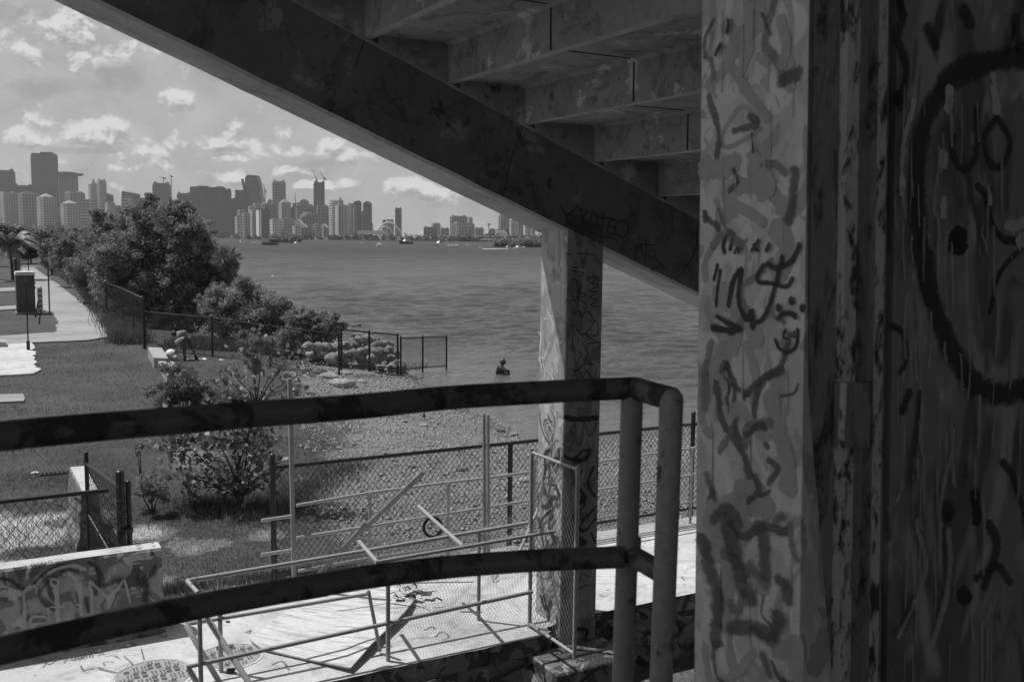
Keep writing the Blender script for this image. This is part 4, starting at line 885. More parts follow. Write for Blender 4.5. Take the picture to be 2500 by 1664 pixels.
def deck_items():
    # warped plywood sheet
    P=[(700,1488),(610,1560),(640,1582),(745,1606),(856,1629),(905,1572),(986,1494),(1012,1462),(960,1425),(800,1432)]
    lift=[.02,.03,.02,.02,.05,.09,.10,.06,.03,.02]
    top=[onz(x,y,1.02+l) for (x,y),l in zip(P,lift)]; n=len(P)
    c=sum(top,Vector())/n; c.z=1.045
    mb=MB(); lo=[t-Z*.018 for t in top]
    mb.add(top+[c]+lo+[c-Z*.018],[(i,(i+1)%n,n) for i in range(n)]+[(n+1+(i+1)%n,n+1+i,2*n+1) for i in range(n)]+[(i,n+1+i,n+1+(i+1)%n,(i+1)%n) for i in range(n)])
    m,nt,b=new_mat('weathered plywood'); v=coords(nt,True,None,(0,0,math.radians(20))); s=nt.nodes.new('ShaderNodeMapping'); nt.links.new(v,s.inputs[0]); s.inputs['Scale'].default_value=(.6,5.5,1)
    g=noise_n(nt,s.outputs[0],2.2,6,.6,.6); f=noise_n(nt,v,7,5,.7); fl=mapr(nt,g,.5,.6)
    c_=mix(nt,fl,.56,.36); c_=math_n(nt,'MULTIPLY',c_,mapr(nt,f,.3,.7,.85,1.1)); st=mapr(nt,noise_n(nt,v,3.3,6,.75),.62,.68); c_=mix(nt,st,c_,.13); gray(nt,c_,b); b.inputs['Roughness'].default_value=.85; bump(nt,b,g,.01)
    o=mb.build('plywood_sheet',m,None,loc=c); tag(o,'warped pale plywood sheet lying on the sunlit deck under the barriers','board')
    # cast covers
    def cover(px,py,R,label):
        c=onz(px,py,1.0); mb=MB(); o=empty('manhole_cover',c,label,'manhole cover','manhole covers in the deck')
        mb.tube([c-Z*.02,c+Z*.006],R*.94,40); pl=mb.build('plate',M['iron'],o)
        mb=MB(); k=40; v=[];f=[]
        for i in range(k):
            a=2*math.pi*i/k; d=Vector((math.cos(a),math.sin(a),0)); v+=[c+d*R*.97+Z*.007,c+d*R*1.06+Z*.007,c+d*R*1.06-Z*.01,c+d*R*.97-Z*.01]
        for i in range(k): 
            a=i*4;b_=((i+1)%k)*4; f+=[(a,a+1,b_+1,b_),(a+1,a+2,b_+2,b_+1),(a+3,a,b_,b_+3)]
        mb.add(v,f); mb.build('ring',M['deck'],o)
        mb=MB(); st=.085
        for i in range(-7,8):
            for j in range(-7,8):
                x=i*st;y=j*st
                if math.hypot(x,y)<R*.82: 
                    a,b_=((.055,.018) if (i//2+j//2)%2 else (.018,.055)); mb.box(c+V*x+U*y+Z*.009,a,b_,.008,V,U,Z)
                    mb.box(c+V*(x+(0 if (i//2+j//2)%2 else .036))+U*(y+(.036 if (i//2+j//2)%2 else 0))+Z*.009,a,b_,.008,V,U,Z)
        mb.build('raised_pattern',M['solid_grey'],pl)
    cover(561,1601,.36,'smaller round iron cover in the deck, under the slanting pipes')
    cover(375,1648,.42,'larger round iron cover at the bottom edge of the deck with painted marks')
    # debris scattered on the deck
    rr=random.Random(12); 
    def chunk(px,py,s,label,mat):
        c=onz(px,py,1.0); mb=MB(); mb.ball(c+Z*s*.35,s,8,5,sc=(1,.7,.5),jit=.3,rg=rr); tag(mb.build('rubble',M[mat],None,loc=c),label,'rubble','rubble on the deck')
    for a in [(537,1585,.05,'dark splintered chunk by the left corner of the plywood sheet','darkpaint'),(560,1582,.035,'small dark chip next to the manhole cover','darkpaint'),(563,1641,.06,'dark leaf-like debris below the smaller manhole cover','darkpaint'),(310,1577,.05,'pale broken piece of concrete at the foot of the graffiti barrier','plank'),(325,1572,.04,'thin pale flake of concrete at the foot of the graffiti barrier','plank'),(240,1590,.05,'grey rubble lump half way along the foot of the barrier','plank'),
              (556,1518,.03,'tiny dark chip on the deck behind the covers','darkpaint'),(1005,1463,.07,'crumpled dark scrap on top of the plywood corner','darkpaint'),(1022,1448,.06,'grey torn scrap beside the crumpled one','wire_grey'),(400,1552,.05,'small broken brick end by the barrier corner','plank')]: chunk(*a)
    mb=MB(); a=onz(800,1493,1.03); b=onz(1010,1480,1.1); mb.tube([a,a.lerp(b,.3)+Z*.02,a.lerp(b,.7)+Z*.07,b],.006,5); tag(mb.build('wire',M['black'],None,loc=a),'thin black wire lying across the plywood sheet','wire')
    rr=random.Random(44); mb=MB(); c0=onz(1012,1455,1.08)
    for k in range(16):
        a=c0+Vector((rr.uniform(-.25,.25),rr.uniform(-.2,.2),rr.uniform(-.03,.12))); d=Vector((rr.uniform(-1,1),rr.uniform(-.8,.8),rr.uniform(-.1,.4)))*rr.uniform(.1,.28); mb.tube([a,a+d*.5+Vector((0,0,rr.uniform(0,.06))),a+d],rr.uniform(.004,.012),5)
    for k in range(5):
        a=c0+Vector((rr.uniform(-.2,.2),rr.uniform(-.15,.15),rr.uniform(-.02,.08))); n_=Vector((rr.uniform(-1,1),rr.uniform(-1,1),2)).normalized(); sx=n_.cross(Vector((rr.random(),1,0))).normalized(); mb.box(a,rr.uniform(.1,.2),rr.uniform(.04,.1),.01,sx,n_.cross(sx),n_)
    tag(mb.build('tangled_debris',M['darkpaint'],None,loc=c0,smooth=False),'dark tangle of torn scraps and sticks at the raised corner of the plywood','debris',kind='stuff')
    # sprayed marks on the deck
    dk=[o for o in bpy.data.objects if o.name=='concrete_deck'][0]
    cD=lambda x,y:(400+.4244*x,1300+.4244*y); cE=lambda x,y:(.2322*x,1300+.2322*y)
    strokes('g',[(9,[(1500,560),(1540,540),(1560,555)]),(7,[(470,575),(500,560),(490,580)]),(8,[(620,760),(680,740),(720,790)]),(6,[(1560,600),(1600,570),(1640,600),(1600,620)]),(6,[(1880,250),(1920,245),(1900,270)]),(5,[(1500,870),(1560,850)])],Vector((0,0,1.0)),Z,M['mark_faded'],dk,cD,off=.003,seed=41)
    strokes('g',[(16,[(850,1400),(880,1450),(910,1440),(990,1425)]),(22,[(1040,1415),(1080,1440),(1230,1475)]),(9,[(1110,1400),(1085,1375),(1120,1358),(1200,1360)]),(9,[(1300,1300),(1400,1390),(1340,1385),(1200,1440)]),(8,[(1090,1300),(1180,1290),(1260,1330)])],Vector((0,0,1.0)),Z,M['mark_faded'],dk,cE,off=.003,seed=42)
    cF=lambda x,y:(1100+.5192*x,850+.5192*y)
    strokes('g',[(5,[(730,1135),(750,1138)]),(5,[(700,1160),(720,1165)]),(4,[(1085,1075),(1100,1090)]),(4,[(1090,1110),(1105,1112)]),(4,[(195,1075),(205,1100),(230,1090)])],Vector((0,0,1.0)),Z,M['mark_faded'],dk,cF,off=.003,seed=43)
deck_items()

# ------------------------------------------------------------ foliage
def leaf_faces(cen,rad,n,size,rg,shell=.55,flat=0,aspect=.55,up=0):
    """n rhombic leaves in an ellipsoid, denser toward its skin"""
    d=rg.normal(size=(n,3)); d/=np.linalg.norm(d,axis=1)[:,None]
    rr=shell+(1.08-shell)*rg.random(n)**.7
    lump=1+.16*np.sin(d[:,0]*5+cen[0])*np.cos(d[:,2]*6+cen[1])+.12*np.sin(d[:,1]*9+d[:,0]*7)
    P=np.array(cen)[None,:]+d*np.array(rad)[None,:]*(rr*lump)[:,None]
    return leaf_quads(P,size,rg,d,aspect,up)
def leaf_quads(P,size,rg,dirn=None,aspect=.55,up=0):
    n=len(P); a=rg.normal(size=(n,3))
    if dirn is not None: a=a*.8+dirn*.7+np.array([0,0,up])
    a/=np.linalg.norm(a,axis=1)[:,None]; b=rg.normal(size=(n,3)); b-=a*(a*b).sum(1)[:,None]; b/=np.linalg.norm(b,axis=1)[:,None]
    s=size*(.6+.8*rg.random(n))[:,None]; a=a*s*.5; b=b*s*.5*aspect
    return np.stack([P-a,P+b,P+a,P-b],1).reshape(-1,3)
def clumps(cen,rad,k,n,size,rg,cl=.34,**kw):
    """an uneven crown: k leaf clumps scattered on an ellipsoid"""
    d=rg.normal(size=(k,3)); d/=np.linalg.norm(d,axis=1)[:,None]; d[:,2]=np.where(d[:,2]<-.5,-d[:,2]*.5,d[:,2])
    r=.35+.75*rg.random(k)**.6; C=np.array(cen)[None,:]+d*np.array(rad)[None,:]*r[:,None]; out=[]
    m=min(rad)
    for c in C:
        s=m*cl*(.6+.8*rg.random()); out.append(leaf_faces(c,(s*1.15,s*1.15,s*.8),max(8,int(n/k)),size,rg,shell=.15,**kw))
    return np.concatenate(out),C
def tree_px(name,label,Y,base,blobs,n,leaf,mat,cat='tree',group=None,trunk=.14,seed=1,zb=None,depth=1.0,cl=.34,k=26,limbs=6,lean=0):
    """blobs in photo pixels of the 2356-wide view: (x,y,rx,ry); real distance Y"""
    rg=np.random.default_rng(seed); b0=aty(base*1.0611,600,Y); zb=gz(b0.x,Y) if zb is None else zb
    B=Vector((b0.x,Y,zb)); e=empty(name,B,label,cat,group)
    tot=sum(b[2]*b[3] for b in blobs); V_=[];ends=[]
    for (x,y,rx,ry) in blobs:
        dY=Y+rg.uniform(-.5,.5)*rx/2290*Y*depth; c=aty(x*1.0611,y*1.0611,dY); R=(rx/2290*dY,max(rx,ry)/2290*dY*.9,ry/2290*dY)
        m_=int(n*rx*ry/tot); v,C=clumps(c,R,max(9,int(k*(rx*ry/tot)*len(blobs)**.5*3.2)),int(m_*.75),leaf,rg,cl=cl); V_.append(v)
        V_.append(leaf_faces(c,[q*.92 for q in R],int(m_*.45),leaf,rg,shell=.2))
        t_=rg.normal(size=(14,3)); t_/=np.linalg.norm(t_,axis=1)[:,None]; t_[:,2]=abs(t_[:,2])*.8
        for d_ in t_:   # loose twigs breaking the outline
            o_=np.array(c)+d_*np.array(R)*1.02; w_=min(R)*.30; V_.append(leaf_quads(o_[None,:]+(d_*w_)[None,:]*rg.random((int(m_*.008)+6,1))*1.3+rg.normal(size=(int(m_*.008)+6,3))*w_*.22,leaf,rg))
        ends.append(Vector(c)); 
    npmesh('crown',np.concatenate(V_),4,mat,e)
    mb=MB(); r=random.Random(seed); fork=B+Z*max(.3,(max(x.z for x in ends)-zb)*.35)
    mb.tube([B-Z*.15,B+Z*.1,fork],[trunk*1.2,trunk,trunk*.75],7)
    for c in ends[:limbs*2]:
        m=fork.lerp(c,.5)+Vector((r.uniform(-.2,.2),r.uniform(-.2,.2),r.uniform(-.1,.3)))*.6
        mb.tube([fork,m,c],[trunk*.6,trunk*.4,trunk*.12],5)
    mb.build('trunk',M['bark'],e); return e
G='mangrove trees along the shore fence'
tree_px('mangrove_tree','tallest dark mangrove tree, its crown standing against the skyline',57,420,[(395,500,42,40),(330,512,34,44),(432,545,52,55),(350,590,70,62),(455,610,70,60),(285,590,60,56),(400,665,90,60),(500,645,48,48),(330,680,62,52),(250,640,45,60),(520,600,30,30),(470,700,60,48),(300,735,60,34),(400,745,80,34),(500,745,46,34),(345,462,16,18),(425,485,18,22)],120000,.13,M['leaf'],group=G,trunk=.2,seed=3,k=34,cl=.27)
tree_px('mangrove_tree','rounded mangrove tree just left of the tallest one, half hidden behind it',72,250,[(240,560,48,42),(280,530,40,36),(225,500,18,20),(210,610,48,44),(270,620,50,40),(305,500,20,22),(240,670,42,30),(290,680,44,36),(190,650,26,22)],52000,.15,M['leaf'],group=G,trunk=.16,seed=4,cl=.3)
tree_px('mangrove_tree','lower mangrove tree, third back along the path-side fence',92,165,[(170,570,40,36),(200,550,36,30),(150,600,32,28),(185,615,32,24),(170,630,24,16)],30000,.19,M['leaf'],group=G,trunk=.14,seed=5,cl=.32)
tree_px('mangrove_tree','fourth mangrove tree, beyond the far end of the path on the right side',120,118,[(125,565,32,30),(105,548,26,22),(140,545,26,22),(120,590,26,18),(112,605,20,10)],18000,.24,M['leaf'],group=G,seed=6,cl=.34)
tree_px('mangrove_tree','farthest low mangrove tree behind the end of the path',165,70,[(78,560,34,28),(45,548,34,24),(100,552,20,20),(60,585,30,16)],14000,.3,M['leaf_far'],group=G,seed=7,cl=.36)
tree_px('roadside_tree','dim tree at the left edge behind the leaning palm',150,-5,[(5,560,30,34),(-20,540,30,34),(30,575,26,22)],12000,.28,M['leaf_far'],seed=8,cl=.36)
tree_px('shore_bush','large light-leaved bush right of the big tree, beside the bending person',44.5,590,[(560,685,52,42),(610,712,52,42),(530,740,48,44),(640,755,50,42),(580,780,52,34),(500,700,36,40),(655,708,22,16),(560,650,20,14),(560,812,60,24),(640,805,40,24),(490,790,40,34)],70000,.085,M['leaf2'],'bush','bushes on the bank',trunk=.06,seed=9,cl=.3)
tree_px('shore_bush','smaller bush sloping down to the rock pile',42.5,725,[(700,735,40,28),(735,750,36,32),(680,780,44,30),(765,760,24,26),(720,785,44,26),(773,728,9,12),(790,750,9,9),(645,800,34,18),(700,800,40,16)],40000,.078,M['leaf2'],'bush','bushes on the bank',trunk=.05,seed=10,cl=.3)
def palm(name,label,Y,x,y,R,nf,seed,tr=.14,droop=.9,fan=False,sel=None):
    rg=random.Random(seed); c=aty(x*1.0611,y*1.0611,Y); B=Vector((c.x+.3,Y,gz(c.x,Y))); e=empty(name,B,label,'palm')
    mb=MB(); mb.tube([B-Z*.2,B.lerp(c,.5)+Vector((.1,0,0)),c],[tr*1.2,tr,tr*.8],8); mb.build('trunk',M['bark'],e)
    vs=[]
    for i in range(nf):
        a=2*math.pi*i/nf+rg.uniform(-.2,.2); el=rg.uniform(.1,1.1) if not fan else rg.uniform(-.5,1.2); d=Vector((math.cos(a)*math.cos(el),math.sin(a)*math.cos(el),math.sin(el)))
        Lf=R*rg.uniform(.8,1.1)
        if not fan:
            pts=[c+d*Lf*t+Z*(-droop*Lf*t*t*(1-.3*el)) for t in np.linspace(0,1,12)]
            for k in range(1,12):
                p=pts[k]; t=(pts[k]-pts[k-1]).normalized(); s=t.cross(Z).normalized(); ll=Lf*.30*(1-abs(k/11-.4)*.9)
                vs+=[pts[k-1],pts[k-1]+s*.03,pts[k]+s*.03,pts[k]]
                for m in range(2):
                    o=pts[k-1].lerp(pts[k],m/2)
                    for sg in (1,-1):
                        tip=o+s*sg*ll*.6+t*ll*.5-Z*ll*.45; w=t*.035*R/2; vs+=[o-w,o+w,tip+w*.3,tip-w*.3]
        else:
            hub=c+d*Lf*.45; s=d.cross(Z).normalized(); u2=s.cross(d).normalized(); vs+=[c,c+s*.02,hub+s*.02,hub]
            for k in range(22):
                w=(k/21-.5)*3.6; dd=(d*math.cos(w)+(s*.8+u2*.6).normalized()*math.sin(w)).normalized(); tip=hub+dd*Lf*.55-Z*.12*Lf*(abs(w)/1.8); pw=dd.cross(d+Z*.3).normalized()*.02; vs+=[hub,hub.lerp(tip,.5)+pw,tip,hub.lerp(tip,.5)-pw]
    npmesh('fronds',np.array([tuple(v) for v in vs]),4,M['leaf_pale'],e)
palm('coconut_palm','wind-bent palm with drooping fronds at the left edge of the view',105,20,566,4.6,26,3,droop=.75)
palm('fan_palm','fan palm with spiky leaves showing behind the big tree, against the water',54.5,520,600,1.0,34,4,fan=True)

# near shrub with broad leaves, standing on the lawn beyond the barrier
def broad_shrub():
    B=onz(597,1246,.9); B.z=gz(B.x,B.y); e=empty('sea_grape_shrub',B,'leafy shrub with broad pale leaves on the lawn behind the handrail','shrub')
    rg=np.random.default_rng(5); mb=MB(); r=random.Random(6); leaves=[]
    def P(x,y,dy=0): return aty(x,y,B.y+dy)
    tips=[(640,830,.2),(612,870,.1),(700,880,.3),(560,905,-.1),(745,905,.2),(535,925,0),(720,940,.4),(660,915,.2),(590,935,-.2),(640,955,.4),(690,960,0),(540,960,.3),
          (400,1075,-.2),(430,1110,.2),(415,1050,.4),(460,1165,-.3),(500,1120,.2),(545,1170,-.2),(590,1140,.3),(620,1110,-.2),(640,1165,.1),(655,1120,.4),(480,1190,0),(560,1195,.3),(610,1190,-.1),(645,1070,.2),(520,1060,-.3),(570,1080,.1),(470,1070,.3),(600,1050,.2)]
    j=P(575,1150); 
    for (x,y,d) in tips:
        t=P(x,y,d); m=j.lerp(t,.55)+Vector((r.uniform(-.1,.1),r.uniform(-.1,.1),-.12)); a=B if y>1000 else P(625,1000)
        if y>1000: mb.tube([B.lerp(j,.3),m,t],[.02,.014,.006],5)
        else: mb.tube([P(622,1010,.1),P(630,975,.1).lerp(t,.3),t],[.018,.012,.005],5)
        nl=52 if y>1000 else 24
        for i in range(nl):
            o=t+Vector(rg.normal(size=3))*(.15 if y>1000 else .13); d=Vector(rg.normal(size=3)); d.z=abs(d.z)*.6+.15; d.normalize(); s=d.cross(Vector(rg.normal(size=3))).normalized()
            L_=(.135 if y>1000 else .12)*r.uniform(.6,1.15); w=L_*.36; n_=d.cross(s)
            q=[o,o+d*L_*.35+s*w+n_*.012,o+d*L_*.8+s*w*.8+n_*.01,o+d*L_-n_*.02,o+d*L_*.8-s*w*.8+n_*.01,o+d*L_*.35-s*w+n_*.012]
            leaves+=q
    for (x,y) in ((640,840),(625,850),(655,845),(630,880),(620,905),(595,850),(670,850)):
        o=P(x,y+14,.1)
        for i in range(3):
            d=Vector((r.uniform(-.5,.5),r.uniform(-.4,.2),1)).normalized(); s=d.cross(Vector((r.uniform(-.3,.3),1,0))).normalized(); L_=.3*r.uniform(.7,1.1); w=L_*.26
            leaves+=[o,o+d*L_*.35+s*w,o+d*L_*.8+s*w*.8,o+d*L_,o+d*L_*.8-s*w*.8,o+d*L_*.35-s*w]
    mb.tube([B-Z*.1,B.lerp(j,.6),j,P(605,1060),P(622,1010,.1)],[.045,.04,.032,.026,.02],8)
    npmesh('foliage',np.array([tuple(v) for v in leaves]),6,M['leaf_big'],e); mb.build('stem',M['bark'],e)
broad_shrub()
def fine_bush(name,label,blobs,Y,n,leaf,mat,seed,bx,asp=.28,group=None):
    rg=np.random.default_rng(seed); V_=[]; b=aty(bx,1000,Y); b.z=gz(b.x,Y); e=empty(name,b,label,'bush',group); mb=MB()
    tot=sum(q[2]*q[3] for q in blobs)
    for (x,y,rx,ry) in blobs:
        c=aty(x,y,Y+rg.uniform(-.3,.3)); k=Y/F; v,C=clumps(c,(rx*k,rx*k,ry*k),7,int(n*rx*ry/tot),leaf,rg,cl=.5,aspect=asp,up=.5); V_.append(v); mb.tube([b-Z*.05,b.lerp(c,.6),c],[.018,.012,.005],5)
    npmesh('foliage',np.concatenate(V_),4,mat,e); mb.build('stem',M['bark'],e)
fine_bush('oleander_bush','fine-leaved bush left of the broad-leaved shrub, in front of the concrete slabs',[(425,910,42,30),(470,935,46,32),(390,960,44,34),(440,985,60,40),(520,975,52,34),(500,1020,70,36),(560,1010,46,30),(420,1030,44,24),(590,985,30,22)],23.5,15000,.105,M['leaf_pale'],21,470)
fine_bush('ground_bush','low tangled weed clump on the lawn between the left gate and the shrub',[(370,1185,34,36),(345,1205,24,24),(385,1215,22,20)],17.2,2600,.07,M['leaf2'],22,365,group='weeds on the lawn')
fine_bush('sapling','thin sapling alone on the lawn, above the low weed clump',[(341,1090,9,14),(336,1106,7,8)],18.6,160,.10,M['leaf2'],23,341,asp=.45)
fine_bush('ground_bush','small dark weed tuft at the lawn edge near the barrier corner',[(438,1418,9,13),(470,1440,30,8)],13.75,700,.035,M['leaf'],24,440,group='weeds on the lawn')
fine_bush('ground_bush','pale weedy tuft against the shore end of the cross fence',[(745,890,22,9),(770,905,26,7)],37,1500,.06,M['leaf2'],25,750,group='weeds on the lawn')

def grass():
    rg=np.random.default_rng(12); V_=[]
    def scatter(n,ylo,yhi,h,w,test,dens_pow=1.0):
        Y=ylo+(yhi-ylo)*rg.random(n)**dens_pow; X=(rg.random(n)*1.05-.55)*Y*1.05
        D=shore_dist(X,Y); q=X*U.x+Y*U.y; p=X*V.x+Y*V.y; ok=test(X,Y,D,q,p); X,Y=X[ok],Y[ok]; n=len(X); Zg=ground_z(X,Y)
        nz=vnoise(X,Y,1.3,31); hh=h*(.5+.9*rg.random(n))*(.5+nz)
        a=rg.random(n)*6.28; dx,dy=np.cos(a)*w,np.sin(a)*w; lx=rg.normal(size=n)*.35*hh; ly=rg.normal(size=n)*.35*hh
        P0=np.stack([X-dx,Y-dy,Zg-.01],-1);P1=np.stack([X+dx,Y+dy,Zg-.01],-1);P2=np.stack([X+lx,Y+ly,Zg+hh],-1)
        V_.append(np.stack([P0,P1,P2],1).reshape(-1,3))
    pathp=np.array([G4(*a) for a in [(1100,890),(310,270),(170,250),(-900,940),(-900,1255),(355,1257),(285,955),(1100,935)]])
    def inside(X,Y):
        c=np.zeros(X.shape,bool); n=len(pathp)
        for i in range(n):
            (x1,y1),(x2,y2)=pathp[i],pathp[(i+1)%n]; c^=((y1>Y)!=(y2>Y))&(X<(x2-x1)*(Y-y1)/(y2-y1+1e-9)+x1)
        return c
    base=lambda X,Y,D,q,p:(X<np.interp(Y,[14,16,23,27,36,44],[-2.0,-2.6,-4.3,-4.7,-7.8,-9.5])+(vnoise(X,Y,1.1,7)-.5)*2.4)&(~inside(X,Y))&((q>13.45)|(p<-9))&(~((q<13.6)&(p<2.2)))&(vnoise(X,Y,.8,21)+vnoise(X,Y,2.7,22)*.6>.42)
    scatter(170000,12.5,24,.045,.005,base); scatter(90000,22,50,.06,.008,base)
    # rank growth along the fence foot, under the bushes and round the shrub
    f0=Vector((-15.7,43.2)); f1=Vector((-77,165))
    def strip(n,a,b,wd,h,w):
        t=rg.random(n)**1.6; X=a.x+(b.x-a.x)*t+rg.normal(size=n)*wd; Y=a.y+(b.y-a.y)*t+rg.normal(size=n)*wd; Zg=ground_z(X,Y); hh=h*(.4+rg.random(n))
        ang=rg.random(n)*6.28; dx,dy=np.cos(ang)*w,np.sin(ang)*w; P0=np.stack([X-dx,Y-dy,Zg-.02],-1);P1=np.stack([X+dx,Y+dy,Zg-.02],-1);P2=np.stack([X+rg.normal(size=n)*.3*hh,Y+rg.normal(size=n)*.3*hh,Zg+hh],-1)
        V_.append(np.stack([P0,P1,P2],1).reshape(-1,3))
    strip(22000,Vector((-17.3,45)),Vector((-44,102)),.35,.55,.022); strip(9000,Vector((-14.5,43.7)),Vector((-9.6,42.2)),.4,.42,.016)
    c=onz(600,1235,.9); strip(4500,Vector((c.x-.8,c.y)),Vector((c.x+.6,c.y-.1)),.35,.16,.006)
    c=onz(440,1440,.95); strip(2500,Vector((c.x-.3,c.y+.05)),Vector((c.x+2.2,c.y+1.15)),.1,.13,.005)
    c=onz(700,1250,.95); strip(5000,Vector((c.x-.5,c.y)),Vector((c.x+.5,c.y+4)),.35,.14,.006)
    o=npmesh('grass',np.concatenate(V_),3,leafmat('grass blades',.13,.4,trans=.2)); tag(o,'short rough grass covering the lawn','grass',kind='stuff')
grass()

# ------------------------------------------------------------ rocks and beach stones
def rockmat():
    m,nt,b=new_mat('coral rock'); v=coords(nt); n=noise_n(nt,v,5,7,.7,.3); s=nt.nodes.new('ShaderNodeTexVoronoi'); nt.links.new(v,s.inputs['Vector']); s.inputs['Scale'].default_value=4
    c=mapr(nt,n,.3,.7,.12,.42); c=math_n(nt,'MULTIPLY',c,mapr(nt,s.outputs['Distance'],0,.5,.5,1.1)); gray(nt,c,b); b.inputs['Roughness'].default_value=.95; bump(nt,b,n,.03); return m
M['rock']=rockmat()
def rock_mesh(mb,c,r,rg,sc=(1,1,.75),n=14,m=9):
    ph=[rg.uniform(0,6) for _ in range(6)]; c=Vector(c); b=len(mb.v); mb.ball(c,r,n,m,sc=sc)
    for i in range(b,len(mb.v)):
        d=(mb.v[i]-c); u=d/r; k=1+.15*math.sin(u.x*2.4+ph[0])*math.cos(u.y*2.8+ph[1])+.10*math.sin(u.z*3.4+ph[2]+u.x*2)+.03*math.sin(u.y*7+ph[3])+rg.uniform(-.015,.015); mb.v[i]=c+d*k
def rocks():
    rg=random.Random(14); L5=lambda x,y:(330+.2552*x,600+.2552*y); L6=lambda x,y:(800+.2551*x,720+.2551*y)
    lst=[]
    # front row: traced
    for x,y,r in [(40,600,34),(110,590,28),(215,600,38),(300,590,44),(355,600,36),(440,595,52),(520,600,36),(480,640,28),(600,605,36),(570,640,26),(660,640,26),(175,560,36),(250,560,40),(330,530,40),(400,530,42),(480,540,44),(545,540,40),(590,520,36),(20,555,36),(100,540,34)]: lst.append((*L6(x,y),r*.2551,0))
    for x,y,r in [(1880,1080,50),(1790,1030,46),(1700,1040,48),(1640,1010,40),(1590,960,42),(1660,960,40),(1740,970,46),(1830,960,44),(1900,970,44),(1560,1000,36),(1960,1040,40),(2010,1090,36)]: lst.append((*L5(x,y),r*.2552,0))
    for x,y,r in [(200,490,34),(270,470,40),(340,480,38),(410,480,44),(470,475,40),(540,470,38),(590,480,32),(240,430,36),(300,420,40),(370,425,44),(440,430,40),(500,450,34),(560,455,30),(260,385,30),(320,385,30),(390,395,32),(160,500,30)]: lst.append((*L6(x,y),r*.2551,1))
    for i,(x,y,r,t) in enumerate(lst):
        Y=41.0+t*1.4+(i%5)*.22 if t==0 else 43.0+(i%4)*.4
        c=aty(x,y,Y); R=r*Y/F*rg.uniform(1.0,1.25); mb=MB(); rock_mesh(mb,c,R,rg,(rg.uniform(1,1.3),rg.uniform(.9,1.2),rg.uniform(.75,.95)))
        o=mb.build('rock',M['rock'],None,loc=(c.x,c.y,c.z-R*.7)); tag(o,None,'rock','rocks of the pile at the water edge')
        o['label']='pitted pale boulder heaped in the rock pile at the end of the fence'
    # boulder bed below, hidden core so nothing floats
    mb=MB(); 
    for k in range(26):
        a=k/25; c=aty(640+ (965-640)*a,  845+rg.uniform(-8,10),42.6+rg.uniform(-.4,.6)); rock_mesh(mb,(c.x,c.y,gz(c.x,c.y)+.15),rg.uniform(.45,.7),rg,n=10,m=6)
    for k in range(14):
        c=aty(840+rg.uniform(-20,100),812+rg.uniform(-8,20),44.2+rg.uniform(-.5,.5)); rock_mesh(mb,(c.x,c.y,.45+rg.uniform(0,.3)),rg.uniform(.5,.75),rg,n=10,m=6)
    tag(mb.build('rock_rubble',M['rock']),'loose rock rubble between and under the boulders of the pile','rubble',kind='stuff')
    # separate stones on the beach
    lab=['dark stone half in the water, right of the close pair of posts','flat stone just under the surface near the waterline','round dark stone on the upper beach near the fence end','second round stone beside it on the upper beach','low boulder touching the handrail line on the gravel','squat stone on the gravel below the cross fence','stone at the left edge of the gravel under the handrail','dark stake-like stone standing upright on the gravel','pale flat stone next to the upright one','broken pale tube-like stone lying on the gravel','dark stone by the inner barrier, beyond the long fence','flat dark stone beyond the long fence near the bars','white flat slab beyond the long fence by the gate','broad stone at the lower gravel beside the tall pair of posts']
    pos=[(1219,1031,.13),(1256,1034,.09),(780,928,.28),(804,935,.22),(838,957,.36),(848,914,.17),(806,937,.3),(1035,1031,.09),(1034,1048,.12),(884,939,.16),(1008,1203,.07),(1127,1210,.09),(1283,1238,.13),(1058,963,.2)]
    for (x,y,r),l in zip(pos,lab):
        c=onz(x,y,.35); c.z=gz(c.x,c.y); mb=MB(); up='upright' in l and 'next' not in l
        rock_mesh(mb,c+Z*r*(.8 if up else .2),r,rg,(.5,.5,1.3) if up else (1.3,1,.55)); tag(mb.build('stone',M['rock'] if 'dark' not in l else M['dark_stone'],None,loc=c),l,'stone','loose stones on the beach')
    # pebbles and shell
    r2=np.random.default_rng(4); V_=[]; n=42000
    Y=15+31*r2.random(n)**1.1; X=(r2.random(n)*.95-.28)*Y*1.0; D=shore_dist(X,Y)
    ok=(D>-.3)&(X>np.interp(Y,[14,16,23,27,36,44],[-2.2,-2.8,-4.5,-4.9,-8.0,-9.5])+(vnoise(X,Y,1.1,33)-.5)*1.6)&(X*U.x+Y*U.y>13.5); X,Y=X[ok],Y[ok]; n=len(X); Zg=ground_z(X,Y); s=(.012+.03*r2.random(n)**3)*(1+Y/50)
    P=np.stack([X,Y,Zg+s*.3],-1); a=r2.random(n)*6.28; sx=np.stack([np.cos(a),np.sin(a),r2.normal(size=n)*.2],-1)*s[:,None]*1.2; sy=np.stack([-np.sin(a),np.cos(a),r2.normal(size=n)*.2],-1)*s[:,None]; up=np.stack([0*s,0*s,s*1.0],-1)
    tri=[ (P-sx,P-sy,P+up),(P-sy,P+sx,P+up),(P+sx,P+sy,P+up),(P+sy,P-sx,P+up)]
    allv=np.concatenate([np.stack(t,1).reshape(-1,3) for t in tri]); m,nt,b=new_mat('pebbles'); g=nt.nodes.new('ShaderNodeNewGeometry'); gray(nt,mapr(nt,noise_n(nt,coords(nt),23,2,.8),.34,.68,.03,.5),b); b.inputs['Roughness'].default_value=.9
    tag(npmesh('pebbles',allv,3,m),'pebbles, coral bits and shell fragments strewn over the beach','pebbles',kind='stuff')
M['dark_stone']=simple('dark stone',.10,.9,.4,8)
rocks()

